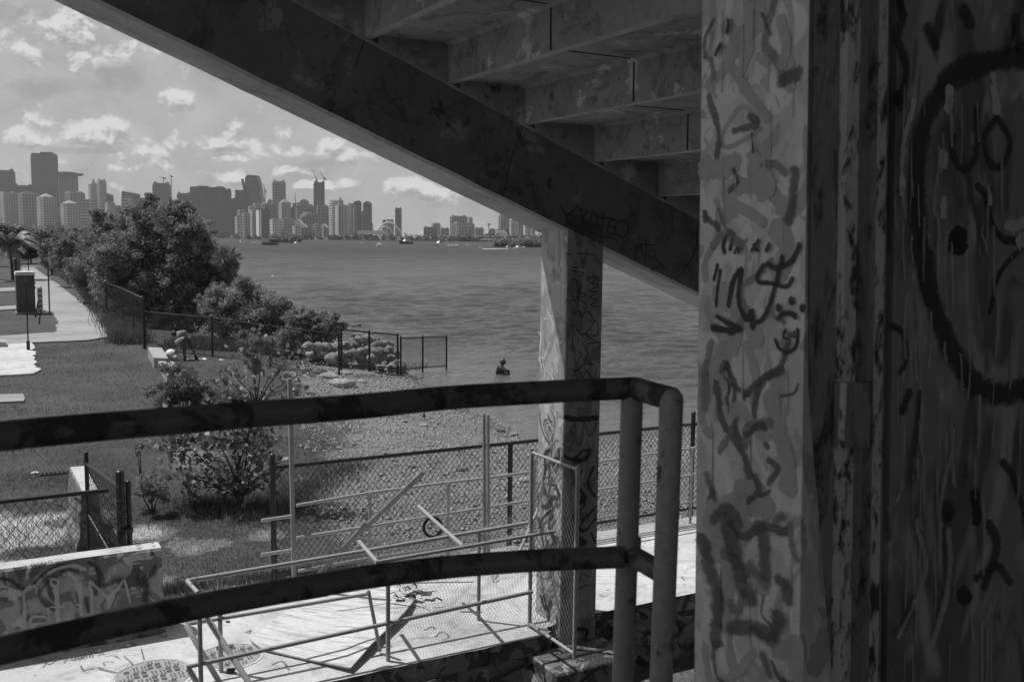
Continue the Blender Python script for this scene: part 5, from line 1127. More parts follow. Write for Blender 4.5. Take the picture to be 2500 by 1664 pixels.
# ------------------------------------------------------------ far fences, poles, cabinet, slabs on the lawn
def on_ground(x,y,z=.9): w=onz(x,y,z); return (w.x,w.y)
A4=lambda x,y:on_ground(x*.2679,580+y*.2679)
fence('chain_link_fence','tall black fence running along the path in front of the mangrove trees',[A4(1315,1020),A4(1222,935),A4(1120,850),A4(975,760),A4(880,690),A4(820,620),A4(770,560),A4(690,480),A4(620,430),A4(560,375),A4(500,335),A4(460,310),A4(410,280)],2.2,sp=.5,r=.006,pr=.045,rail=.03,bottom=False)
O_=lambda x,y:on_ground(x*1.0611,y*1.0611)
fence('chain_link_fence','black chain-link fence crossing from the trees to the rock pile behind the bending person',[O_(334,803),O_(489,822),O_(622,833),on_ground(828,896,.72)],1.6,sp=.13,r=.006,pr=.045,rail=.028,bottom=False)
g0=on_ground(834,897,.7); g1=on_ground(971,905,.3); g2=onz(1090,899,.0)
fence('chain_link_gate','pair of low chain-link panels standing at the water edge in front of the rock pile',[g0,on_ground(902,901,.5),g1],1.5,sp=.13,r=.006,pr=.045,rail=.03,zf=lambda x,y:.7-.4*min(1,max(0,math.hypot(x-g0[0],y-g0[1])/math.hypot(g1[0]-g0[0],g1[1]-g0[1]))))
fence('chain_link_fence','lower chain-link panel ending in the shallow water beyond the rocks',[(g1[0]+.12,g1[1]+.05),on_ground(1032,902,.15),(g2.x,g2.y)],1.42,sp=.13,r=.006,pr=.04,rail=.028,zf=lambda x,y:.26-.26*min(1,max(0,math.hypot(x-g1[0],y-g1[1])/math.hypot(g2.x-g1[0],g2.y-g1[1]))),bottom=True)
def pole(label,x,yb,yt,r,cat='pole',base=False,name='pole',grp=None):
    b=Vector((*on_ground(x,yb),.9)); Y=b.y; t=aty(x+1,yt,Y); mb=MB(); mb.tube([b,Vector((b.x,b.y,t.z))],r,8)
    if base: mb.tube([b,b+Z*.45],r*2.4,8)
    o=mb.build(name,M['black'],None,loc=b); tag(o,label,cat,grp)
pole('slim dark pole standing at the corner of the bright concrete pad, nearest pole',69.5,858,687,.03,base=True)
pole('slim dark pole beside the wide path, right of the dark cabinet',121.5,769,640,.045)
pole('thick short dark post left of the dark cabinet',41,712,632,.12)
pole('thick dark post behind the cabinet at the far end of the path',46,665,605,.22)
pole('thin dark pole at the far end of the path, against the trees',70,665,617,.06)
def cabinet():
    b=Vector((*on_ground(65,767),.95)); e=empty('utility_cabinet',b,'tall dark cabinet with a white roof slab beside the path','cabinet')
    w=1.03; d=1.1; h=2.35
    mb=MB(); mb.box(b+U*d/2+Z*h/2,w,d,h,V,U,Z); bd=mb.build('cabinet_body',M['cab'],e,bevel=.02)
    mb=MB(); mb.box(b+U*d/2+Z*(h+.05),w+.06,d+.06,.12,V,U,Z); mb.box(b+U*d/2+Z*(h+.17),w+.0,d+.4,.05,V,U,Z); mb.build('roof',M['white'],e)
    mb=MB(); mb.box(b-U*.012+Z*1.6,.02,.02,.9,V,U,Z); mb.build('handle',M['cream'],bd)
    mb=MB()
    for z in (1.55,1.85): mb.box(b+V*(w/2+.03)+U*.4+Z*z,.06,.3,.12,V,U,Z)
    mb.build('side_box',M['darkpaint'],e)
    mb=MB(); mb.box(b+U*d/2+Z*.02,w+.12,d+.12,.08,V,U,Z); mb.build('plinth',M['plank'],e)
M['cab']=simple('cabinet side',.09,.6,.35,2.5)
cabinet()
def lawn_things():
    # leaning frames and sign boards next to the cabinet
    Q=lambda x,y:Vector((*A4(x,y),.9))
    def lean(label,xb,yb,xt,yt,r,name='stake',cat='stake'):
        b=Q(xb,yb); d=ray(xt*.2679,580+yt*.2679); t=CAM+d*(b.y/d.y); mb=MB(); mb.tube([b,t],r,6); tag(mb.build(name,M['darkpaint'],None,loc=b),label,cat)
    lean('dark stake leaning right beside the cabinet',322,728,348,580,.05); lean('short dark stake behind the leaning one, on the grass',357,788,370,660,.04); lean('thin white-topped stake leaning against nothing by the path',348,580,375,440,.025)
    b=Q(370,690); e=empty('sign_frame',b,'narrow pale sign frame with dark slots, standing at the path edge','sign'); mb=MB(); d=V*.9+U*.3
    mb.box(b+Z*.8-V*.0,.28,.05,1.6,V,U,Z); pn=mb.build('panel',M['cream'],e); mb=MB()
    for k in range(4): mb=MB(); mb.box(b+Z*(.45+.32*k)-U*.03,.2,.03,.09,V,U,Z); mb.build('slot',M['darkpaint'],pn)
    pass
    # gate arm at the end of the path
    b=Q(105,285); e=empty('barrier_gate',b,'white barrier arm lowered across the far end of the path','gate'); t=onz(388*.2679,580+262*.2679,1.9); t=Vector((t.x,t.y,1.9))
    k=b.y/ t.y; t=CAM+(t-CAM)*k; a=aty(97*.2679,580+268*.2679,b.y)
    mb=MB(); mb.box((a+t)/2,(t-a).length,.25,.28,(t-a).normalized(),U,Z); mb.build('arm',M['white'],e)
    mb=MB(); mb.box(b+Z*.5,.5,.5,1.0); mb.build('stand',M['cream'],e)
    a2=aty(118*.2679,580+190*.2679,b.y); mb=MB(); mb.box((a2+a)/2+V*.3,.8,.1,(a2-a).length,V,U,(a2-a).normalized()); cw=mb.build('counterweight',M['white'],e)
    mb=MB()
    for z in (.2,.5,.8): mb.box(a.lerp(a2,z)+V*.3-U*.08,.5,.03,.3,V,U,Z)
    mb.build('stripe',M['solid_grey'],cw)
    # concrete planks
    def plank(label,poly,z):
        P=[onz(330+x*.2552,600+y*.2552,z) for x,y in poly]; mb=MB(); mb.prism([p-Z*(z-.88) for p in P],(0,0,z-.88)); o=mb.build('concrete_slab',M['plank'],None,loc=P[0]-Z*(z-.88),bevel=.02); tag(o,label,'slab')
    plank('long pale concrete slab lying on the grass, the one next to the bending person',[(176,1066),(318,1072),(258,972),(122,968)],1.32)
    plank('long pale concrete slab partly behind the shrub, nearer than the other slab',[(300,1230),(475,1235),(370,1103),(218,1101)],1.22)
    # pad at the middle left
    plank2=[A4(-40,985),A4(55,985),A4(55,1012),A4(-40,1012)]
    mb=MB(); mb.prism([Vector((x,y,.97)) for x,y in plank2][::-1],(0,0,.22)); tag(mb.build('concrete_block',M['plank'],None,loc=(*plank2[0],.97)),'low concrete block at the left edge on the bright pad','block')
    # drain grate
    c=onz(142,1148,.9); mb=MB(); e=empty('drain_grate',c,'dark iron drain grate sunk in the lawn at the left','grate')
    mb.box(c+Z*.012,.75,.75,.03,V,U,Z); mb.build('frame',M['darkpaint'],e); mb=MB()
    for i in range(9): mb.box(c+Z*.04+V*(-.32+i*.08),.035,.66,.03,V,U,Z)
    mb.build('bars',M['black'],e)
    for (x,y,r,l) in ((85,1155,.05,'crumpled white scrap on the lawn left of the drain grate'),(165,1143,.035,'tiny pale scrap on the lawn behind the drain grate'),(541,881,.07,'white scrap on the grass right of the bending person'),(797,889,.12,'flat white litter on the beach by the fence foot')):
        c=onz(x,y,.9); c.z=gz(c.x,c.y); mb=MB(); mb.ball(c+Z*r*.4,r,8,5,sc=(1.5,1,.5),jit=.25); tag(mb.build('litter',M['white'],None,loc=c),l,'litter')
    c=onz(497,878,.9); a=onz(452,879,.9); mb=MB(); mb.tube([a+Z*.03,a.lerp(c,.5)+Z*.03,c+Z*.03],.025,6); mb.tube([c+Z*.03,onz(505,878,.96),],.05,8); tag(mb.build('white_pole',M['white'],None,loc=a),'thin white pole lying on the grass at the feet of the bending person','pole')
lawn_things()

# ------------------------------------------------------------ people
def skin_body(name,verts,edges,radii,root,mat,parent,sub=2):
    base=root_loc(parent); me=bpy.data.meshes.new(name); me.from_pydata([tuple(Vector(v)-base) for v in verts],edges,[]); o=mkobj(name,me,mat,parent)
    sk=o.modifiers.new('skin','SKIN'); lay=me.skin_vertices[0] if me.skin_vertices else None
    if lay is None:
        bm=bmesh.new(); bm.from_mesh(me); bm.verts.layers.skin.verify(); bm.to_mesh(me); bm.free(); lay=me.skin_vertices[0]
    for i,r in enumerate(radii):
        lay.data[i].radius=(r,r) if isinstance(r,(int,float)) else r; lay.data[i].use_root=(i==root)
    ss=o.modifiers.new('sub','SUBSURF'); ss.levels=sub; ss.render_levels=sub
    return o
def person_bending():
    Y0=onz(455,879,.9).y
    def P(x,y,dy=0): return aty(380+x*.07654,780+y*.07654,Y0+dy)
    e=empty('person',P(1050,1290),'person bent over in a light top and dark boots, digging on the grass','person')
    hipL=P(985,500,-.10);hipR=P(985,500,.10);pel=P(985,470)
    v=[pel,P(880,440),P(770,430),P(690,450),P(620,455),P(575,480),P(560,500), # spine to head
       P(990,560,.1),P(1100,790,.15),P(1215,1000,.15),P(1285,1190,.15),P(1335,1275,.12), # right leg (back)
       P(960,600,-.1),P(905,870,-.12),P(915,1100,-.12),P(935,1250,-.12),P(930,1290,-.25),
       P(730,500,-.20),P(700,700,-.26),P(690,880,-.26),P(640,1010,-.24),P(590,1080,-.22), # near arm
       P(760,500,.20),P(760,720,.22),P(790,870,.2),P(700,980,.1),P(660,1040,.02)]
    ed=[(0,1),(1,2),(2,3),(3,4),(4,5),(5,6),(0,7),(7,8),(8,9),(9,10),(10,11),(0,12),(12,13),(13,14),(14,15),(15,16),(2,17),(17,18),(18,19),(19,20),(20,21),(2,22),(22,23),(23,24),(24,25),(25,26)]
    ra=[.14,(.15,.13),(.16,.13),.075,.06,.105,.085,.10,.085,.065,.05,.05,.10,.08,.06,.05,.045,.055,.048,.042,.034,.03,.055,.048,.042,.034,.03]
    skin_body('body',v,ed,ra,0,M['skin'],e)
    # clothes: shirt, shorts, boots, hair, waist bag
    sv=[pel,P(880,432),P(770,422),P(700,446)]; skin_body('shirt',sv+[P(735,490,-.21),P(712,600,-.25),P(760,495,.21),P(762,600,.22)],[(0,1),(1,2),(2,3),(2,4),(4,5),(2,6),(6,7)],[(.15,.145),(.17,.15),(.175,.15),.095,.075,.065,.075,.065],0,M['shirt'],e)
    skin_body('trousers',[P(990,480),P(995,570,.1),P(1100,790,.15),P(1190,950,.15),P(965,600,-.1),P(905,870,-.12),P(915,1080,-.12)],[(0,1),(1,2),(2,3),(0,4),(4,5),(5,6)],[.165,.12,.10,.08,.12,.095,.075],0,M['trouser'],e)
    for a,b,c in ((P(1265,1140,.15),P(1310,1255,.14),P(1250,1285,.0)),(P(930,1150,-.12),P(938,1262,-.14),P(925,1290,-.34))):
        skin_body('boot',[a,b,c],[(0,1),(1,2)],[.075,.075,.055],0,M['black'],e,1)
    mb=MB(); mb.ball(P(590,440),.125,12,8,sc=(1,1,.9),jit=.06); mb.build('hair',M['hair'],e,smooth=True)
    def slab(name,pts,w,mat):
        mb=MB(); q=[P(x,y,-.34) for x,y in pts]; mb.prism(q,Vector((0,w,0))); return mb.build(name,mat,e,bevel=.02)
    slab('bag',[(590,700),(660,640),(820,560),(900,590),(720,745),(640,795)],.14,M['cream'])
    # shovel, ball-like float and bottle: separate things
    mb=MB(); mb.tube([P(640,1000,-.3),P(760,1180,-.35),P(860,1310,-.4)],.016,6); mb.tube([P(700,1040,.1),P(560,1110,.1)],.014,6); tag(mb.build('digging_tool',M['black'],None,loc=P(860,1310,-.4)),'dark long-handled digging tool held by the bending person','tool')
    c=P(492,1165,-.1); c.z=.9+.24; mb=MB(); mb.ball(c,.22,16,10,sc=(1,1,.95)); tag(mb.build('float_ball',M['white'],None,loc=(c.x,c.y,.9),smooth=True),'white round ball on the grass next to the concrete slab','ball')
    a=P(585,1180,-.2);b=P(700,1225,-.25);a.z=b.z=1.02; mb=MB(); mb.tube([a,a.lerp(b,.75),b],[.12,.11,.07],12); tag(mb.build('canister',M['cream'],None,loc=a,smooth=True),'pale canister lying between the white ball and the boots','canister')
M['shirt']=simple('light shirt',.20,.8,.12,9); M['trouser']=simple('patterned trousers',.10,.8,.5,14); M['hair']=simple('dark hair',.03,.6,.3,20); M['wetsuit']=simple('wet suit',.045,.35,.5,12,spec=.5)
person_bending()
def person_water():
    Y0=onz(1226,912,0).y
    def P(x,y,dy=0): return aty(1180+x*.05741,850+y*.05741,Y0+dy)
    e=empty('person',P(800,1080),'person in dark wetsuit and mask, waist deep in the water','person')
    v=[P(760,1180),P(740,1020),P(745,860),P(790,740),P(830,640),P(850,590),P(880,600),
       P(720,800,-.18),P(800,900,-.26),P(920,960,-.25),P(1030,1000,-.2),P(790,790,.15),P(900,860,.16),P(980,940,.05),P(1050,990,0),
       P(640,1180,-.12),P(860,1110,-.1),P(1050,1130,-.1),P(960,1180,.1)]
    ed=[(0,1),(1,2),(2,3),(3,4),(4,5),(5,6),(2,7),(7,8),(8,9),(9,10),(2,11),(11,12),(12,13),(13,14),(0,15),(0,16),(16,17),(0,18)]
    ra=[.19,.17,(.19,.15),.085,.08,.125,.09,.075,.06,.052,.045,.075,.06,.052,.045,.12,.10,.08,.09]
    skin_body('body',v,ed,ra,0,M['wetsuit'],e)
    mb=MB(); mb.ball(P(830,575),.135,12,8,sc=(1,1,1.05),jit=.04); mb.build('hood',M['wetsuit'],e,smooth=True)
    mb=MB(); mb.ball(P(915,620),.055,10,6,sc=(.8,1.3,1)); mb.build('mask',M['black'],e,smooth=True)
    mb=MB(); mb.tube([P(900,700),P(850,560),P(825,500),P(790,445)],.018,6); mb.build('snorkel',M['black'],e,smooth=True)
    mb=MB(); q=[P(510,1090,-.15),P(590,820,-.15),P(640,730,-.1),P(700,800,-.15),P(720,1090,-.15)]; mb.prism(q,Vector((0,.35,0))); mb.build('vest',M['black'],e,bevel=.03)
    mb=MB(); mb.tube([P(1010,920,-.1),P(1075,960,-.1),P(1090,1100,-.1)],.05,8); tag(mb.build('mesh_bag',M['black'],None,loc=P(1090,1100,-.1),smooth=True),'dark rounded bag held at the water surface by the wetsuit person','bag')
person_water()

# ------------------------------------------------------------ boats and floats
def boat(name,label,x0,x1,yw,kind,flip=1,tone='white'):
    """x0..x1 waterline ends and yw waterline row in photo pixels"""
    hz=567.63+(x0+x1)/2*.01048+0  # horizon row there
    hz=582.98+((x0+x1)/2-1252.6)*.01047
    Y=CZ*F/(yw-hz); A=onz(x0,yw,0); B=onz(x1,yw,0); c=(A+B)/2; L_=(B-A).length; d=(B-A).normalized()*flip; n=Vector((-d.y,d.x,0))
    c.z=0; e=empty(name,c,label,'boat','boats on the bay'); W_=min(L_*.32,4.2) if kind!='bow' else L_
    def H(s,w,z): return c+d*(s*L_/2)+n*(w*W_/2)+Z*(z*L_)
    if kind=='bow': 
        d2=Vector((c.x,c.y,0)).normalized(); 
        H=lambda s,w,z:c+d2*(s*L_*1.3)+Vector((d2.y,-d2.x,0))*(w*L_/2)+Z*(z*L_)
    hf=.10 if kind!='bow' else .28
    mb=MB(); st=[(-1,.85,1),(-.5,1,1),(.1,1,1.05),(.6,.7,1.25),(1,.05,1.5)]; vs=[];fs=[]
    for s,w,h in st: vs+=[H(s*.97 if s<1 else .95,-w,-.02),H(s*.97 if s<1 else .95,w,-.02),H(s,w*.72,hf*h),H(s,-w*.72,hf*h)]
    for i in range(4):
        for k in range(4): a=i*4+k;b=i*4+(k+1)%4; fs.append((a,b,b+4,a+4))
    fs+=[(3,2,1,0),(16,17,18,19)]; mb.add(vs,fs); mb.build('hull',M[tone],e)
    if kind in('cruiser','yacht','bow'):
        mb=MB(); z0=hf; z1=hf+(.10 if kind!='bow' else .3)
        mb.hexa([H(-.55,-.7,z0),H(.35,-.6,z0),H(.35,.6,z0),H(-.55,.7,z0)],[H(-.5,-.6,z1),H(.1,-.5,z1),H(.1,.5,z1),H(-.5,.6,z1)]); cb=mb.build('cabin',M['white'],e)
        mb=MB(); zz=(z0+z1)/2; mb.hexa([H(-.40,-.72,zz-.015),H(.22,-.62,zz-.015),H(.22,.62,zz-.015),H(-.40,.72,zz-.015)],[H(-.40,-.70,zz+.02),H(.17,-.6,zz+.02),H(.17,.6,zz+.02),H(-.40,.70,zz+.02)]); mb.build('window_band',M['darkpaint'],cb)
    if kind=='cruiser':
        mb=MB(); z1=hf+.1; z2=z1+.12; mb.hexa([H(-.5,-.5,z2),H(-.05,-.5,z2),H(-.05,.5,z2),H(-.5,.5,z2)],[H(-.5,-.5,z2+.02),H(-.05,-.5,z2+.02),H(-.05,.5,z2+.02),H(-.5,.5,z2+.02)]); mb.build('hardtop',M['white'],e)
        mb=MB(); 
        for s in(-.45,-.1): 
            for w in(-.4,.4): mb.tube([H(s,w,z1),H(s,w,z2)],.05,4)
        mb.tube([H(-.3,0,z2),H(-.35,0,z2+.16)],.06,4); mb.build('hardtop_frame',M['cream'],e)
    if kind=='small':
        mb=MB(); mb.hexa([H(-.2,-.4,hf),H(.15,-.4,hf),H(.15,.4,hf),H(-.2,.4,hf)],[H(-.15,-.3,hf+.12),H(.05,-.3,hf+.12),H(.05,.3,hf+.12),H(-.15,.3,hf+.12)]); mb.build('console',M['cream'],e)
    return e
b2=lambda x,y:(500+x*.2122,380+y*.2122); b3=lambda x,y:(850+x*.2122,440+y*.2122)
boat('motor_boat','small white motor boat alone at the left, near the far shore',b2(395,0)[0],b2(458,0)[0],b2(0,1003)[1],'cruiser',1)
boat('motor_yacht','white cabin cruiser passing in front of the wooded islet',b2(1002,0)[0],b2(1098,0)[0],b2(0,1020)[1],'cruiser',-1)
boat('motor_boat','tiny pale boat far off between the islet and the bow-on boat',b3(130,0)[0],b3(174,0)[0],b3(0,735)[1],'small',-1)
boat('motor_boat','white boat seen end-on, with two pale peaks',b3(336,0)[0],b3(383,0)[0],b3(0,757)[1],'bow',1)
boat('motor_yacht','long yacht with a dark hull left of the white yacht',b3(588,0)[0],b3(732,0)[0],b3(0,733)[1],'yacht',-1,'darkpaint')
boat('motor_yacht','long white yacht with an arch mast at the stern, towing a wake',b3(974,0)[0],b3(1124,0)[0],b3(0,750)[1],'cruiser',-1)
boat('motor_yacht','white cruiser with flybridge, left one of the pair by the right islet',b3(1795,0)[0],b3(1868,0)[0],b3(0,779)[1],'cruiser',-1)
boat('motor_yacht','white cruiser with tall flybridge, right one of the pair by the right islet',b3(1912,0)[0],b3(2036,0)[0],b3(0,787)[1],'cruiser',1)
boat('jet_ski','tiny craft right of the towing yacht',b3(1344,0)[0],b3(1380,0)[0],b3(0,750)[1],'small',1)
boat('jet_ski','tiny craft at the end of the long yacht wake',b3(1225,0)[0],b3(1252,0)[0],b3(0,745)[1],'small',1)
boat('skiff','low skiff at the head of a long white wake',b3(1492,0)[0],b3(1545,0)[0],b3(0,782)[1],'small',-1)
def wake(label,x0,x1,y,w,conv):
    a=onz(*conv(x0,y),.12); b=onz(*conv(x1,y),.12); r=random.Random(int(x0)); mb=MB(); n=14; vs=[]
    for i in range(n+1):
        p=a.lerp(b,i/n); h=w*(1-.6*i/n)*r.uniform(.5,1.2); vs+=[p-Vector((0,h,.1)),p+Vector((0,0,.12*r.uniform(.6,1.4))),p+Vector((0,h,-.1))]
    fs=[]
    for i in range(n): 
        for k in (0,1): a_=i*3+k; fs.append((a_,a_+3,a_+4,a_+1))
    mb.add(vs,fs); o=mb.build('wake',M['foam'],None,loc=a); tag(o,label,'wake',kind='stuff')
M['foam']=simple('foam',.7,.8,.3,3)
wake('white foam behind the long white yacht',1125,1270,746,1.6,b3); wake('long broken foam trail behind the skiff',1545,1840,788,1.6,b3); wake('foam line left of the pontoon boat',520,650,1000,1.2,b2)
def pontoon():
    x0,yb=b2(688,1026); x1,_=b2(812,1026); A=onz(x0,yb,0);B=onz(x1,yb,0); c=(A+B)/2; L_=(B-A).length; e=empty('pontoon_boat',c,'covered pontoon tour boat with a white roof moored before the wooded islet','boat','boats on the bay')
    mb=MB(); mb.box(c+Z*.5,L_,4,1.0); mb.build('hull',M['darkpaint'],e); mb=MB(); mb.box(c+Z*4.1,L_*.95,4.4,.5); mb.build('roof',M['white'],e); mb=MB()
    for i in range(7):
        for w in(-1.9,1.9): mb.tube([c+Vector(((i/6-.5)*L_*.9,w,1)),c+Vector(((i/6-.5)*L_*.9,w,4))],.12,4)
    mb.box(c+Z*1.4,L_*.9,4.0,.5); mb.build('railing',M['wire_grey'],e)
    for x0,x1,l,yy in ((648,688,'low white dock end left of the pontoon boat',1004),(820,935,'low white floating dock right of the pontoon boat',1010),(1100,1190,'pale sandy landing right of the cabin cruiser',1008)):
        A=onz(*b2(x0,yy),0);B=onz(*b2(x1,yy),0); mb=MB(); mb.box((A+B)/2+Z*.35,(B-A).length,2.5,.9); tag(mb.build('floating_dock',M['cream'],None,loc=(A+B)/2),l,'dock')
pontoon()
for x,y,r,l,mt in ((666,675,.16,'small white float on the water beyond the bushes','white'),(657,715,.18,'left dark bird-like float on the water behind the bush','darkpaint'),(667,715,.18,'right dark bird-like float on the water behind the bush','darkpaint'),(869,799,.22,'dark driftwood piece floating behind the rock pile','darkpaint')):
    c=onz(x,y,0); mb=MB(); mb.ball(c+Z*r*.3,r,10,6,sc=(1.5,1,.6)); mb.ball(c+Vector((r*1.2,0,r*.8)),r*.35,8,5); tag(mb.build('float',M[mt],None,loc=c),l,'float')

# ------------------------------------------------------------ city across the bay
FC={}
for nm,a,b_,wx,wz,vv,hh in (('glass',.11,.065,9,7.5,.18,.22),('dark',.085,.05,8,8,.25,.2),('mid',.16,.07,8,7,.4,.35),('condo',.34,.12,9,7,.45,.35),('white',.62,.18,8,7,.5,.4),('grid',.20,.08,12,9,.3,.3),('bands',.38,.08,400,9,.02,.5),('steel',.10,.035,11,8,.3,.45),('stripe',.42,.10,11,400,.45,.02)):
    FC[nm]=facade(nm+' facade',a,b_,wx,wz,vv,hh)
M['roof']=simple('far roof',.30,.8,.1,.1); M['roofdark']=simple('far dark roof',.07,.8,.1,.1); M['crane']=simple('crane steel',.10,.6,.1,.1)
GB=1.2
CNT=[0]
def bld(conv,x0,x1,yt,D,mat,label,left=.25,top=None,yb=None,cap=.0,parts=None,group=None,cat='building',name='tower',taper=0,setb=None,fins=0):
    """far building: rotated block so that its left flank takes the sun"""
    (X0,yy)=conv(x0,yt); X1,_=conv(x1,yt)
    A=aty(X0,yy,D); B=aty(X1,yy,D); Wd=B.x-A.x; h=A.z-GB; phi=math.radians(24)
    c=Vector(((A.x+B.x)/2,D,GB)); va=math.atan2(c.x,D)
    o=empty(name,c,label,cat,group,0)
    ang=phi-va; ax=Vector((math.cos(ang),math.sin(ang),0)); ay=Vector((-ax.y,ax.x,0))
    w=(1-left)*Wd/math.cos(phi); d=max(6,left*Wd/math.sin(phi)) if left>.04 else max(12,Wd*.35)
    if left<=.04: ang=-va; ax=Vector((math.cos(ang),math.sin(ang),0)); ay=Vector((-ax.y,ax.x,0)); w=Wd
    def blk(mb,sx,sy,z0,z1,ox=0,oy=0): mb.box(c+ax*ox+ay*oy+Z*((z0+z1)/2),w*sx,d*sy,z1-z0,ax,ay,Z)
    capz=max(h*.03,3)
    mb=MB()
    if setb: 
        blk(mb,1,1,0,h*setb)
        blk(mb,.7,.9,h*setb,h-capz,w*.08)
    else: blk(mb,1,1,0,h-capz)
    def local(mb2,n,m,par):
        ob=mb2.build(n,m,par); return ob
    body=local(mb,'tower_body',FC[mat],o)
    # thin slab edges / piers on big ones so the facade is not flat
    mb=MB(); k=int(min(9,max(2,Wd/9)))
    for i in range(k+1):
        mb.box(c+ax*((i/k-.5)*w)+ay*(-d/2-.5)+Z*((h-capz)*.5*(1 if not setb else setb)),1.1,1.2,(h-capz)*(1 if not setb else setb),ax,ay,Z)
    local(mb,'piers',FC[mat] if mat in('glass','dark','steel') else M['farpier'],o)
    mb=MB()
    if top=='pyr':
        mb.add([c+ax*sx*w*.4+ay*sy*d*.4+Z*(h-capz) for sx,sy in((-1,-1),(1,-1),(1,1),(-1,1))]+[c+Z*(h+capz*2.2)],[(0,1,4),(1,2,4),(2,3,4),(3,0,4),(3,2,1,0)])
    elif top=='slant':
        q=[c+ax*sx*w*.5+ay*sy*d*.5+Z*(h-capz) for sx,sy in((-1,-1),(1,-1),(1,1),(-1,1))]; r_=[q[0]+Z*capz*2.4,q[1]+Z*.4,q[2]+Z*.4,q[3]+Z*capz*2.4]; mb.hexa(q,r_)
    elif top=='slantr':
        q=[c+ax*sx*w*.5+ay*sy*d*.5+Z*(h-capz) for sx,sy in((-1,-1),(1,-1),(1,1),(-1,1))]; r_=[q[0]+Z*.4,q[1]+Z*capz*1.6,q[2]+Z*capz*1.6,q[3]+Z*.4]; mb.hexa(q,r_)
    elif top=='curve':
        for i in range(6): f=1-.14*i; blk(mb,f,f,h-capz+capz*.35*i,h-capz+capz*.35*(i+1))
    elif top=='crown':
        blk(mb,.9,.9,h-capz,h); 
        for sx in(-.35,.35): blk(mb,.14,.5,h,h+capz*.8,w*sx)
    else: blk(mb,.94,.94,h-capz,h-capz*.3); blk(mb,.5,.6,h-capz*.3,h+capz*.3,w*.1)
    local(mb,'roof',M['roofdark'] if mat in('glass','dark','steel') else M['roof'],o)
    return o,c,h,ax,ay,w,d
M['farpier']=simple('pale piers',.42,.8,.1,.1)
c1=lambda x,y:(x*.2971,300+y*.2971); c2=b2; c3=b3
def mast(par,conv,x,y0,y1,D,r=1.2,name='mast',mat='crane'):
    a=aty(*conv(x,y0),D); b=aty(*conv(x,y1),D); mb=MB(); mb.tube([a,b],[r,r*.6],5); return mb.build(name,M[mat],par)
def crane(label,conv,x,yb,yt,jib,D,tilt=0):
    a=aty(*conv(x,yb),D); b=aty(*conv(x,yt),D); e=empty('tower_crane',a,label,'crane','construction cranes'); mb=MB()
    mb.tube([a,b],1.5,4); mb.build('tower',M['crane'],e); p=aty(*conv(x+jib[0],yt+jib[1]),D); q=aty(*conv(x-jib[0]*.35,yt-jib[1]*.2+ (4 if tilt else 2)),D)
    mb=MB(); mb.tube([q,b,p],[1.3,1.3,.8],4); mb.build('jib',M['crane'],e); mb=MB(); mb.box(q,5,4,4); mb.box(b,4,4,5); mb.build('counterweight',M['crane'],e)
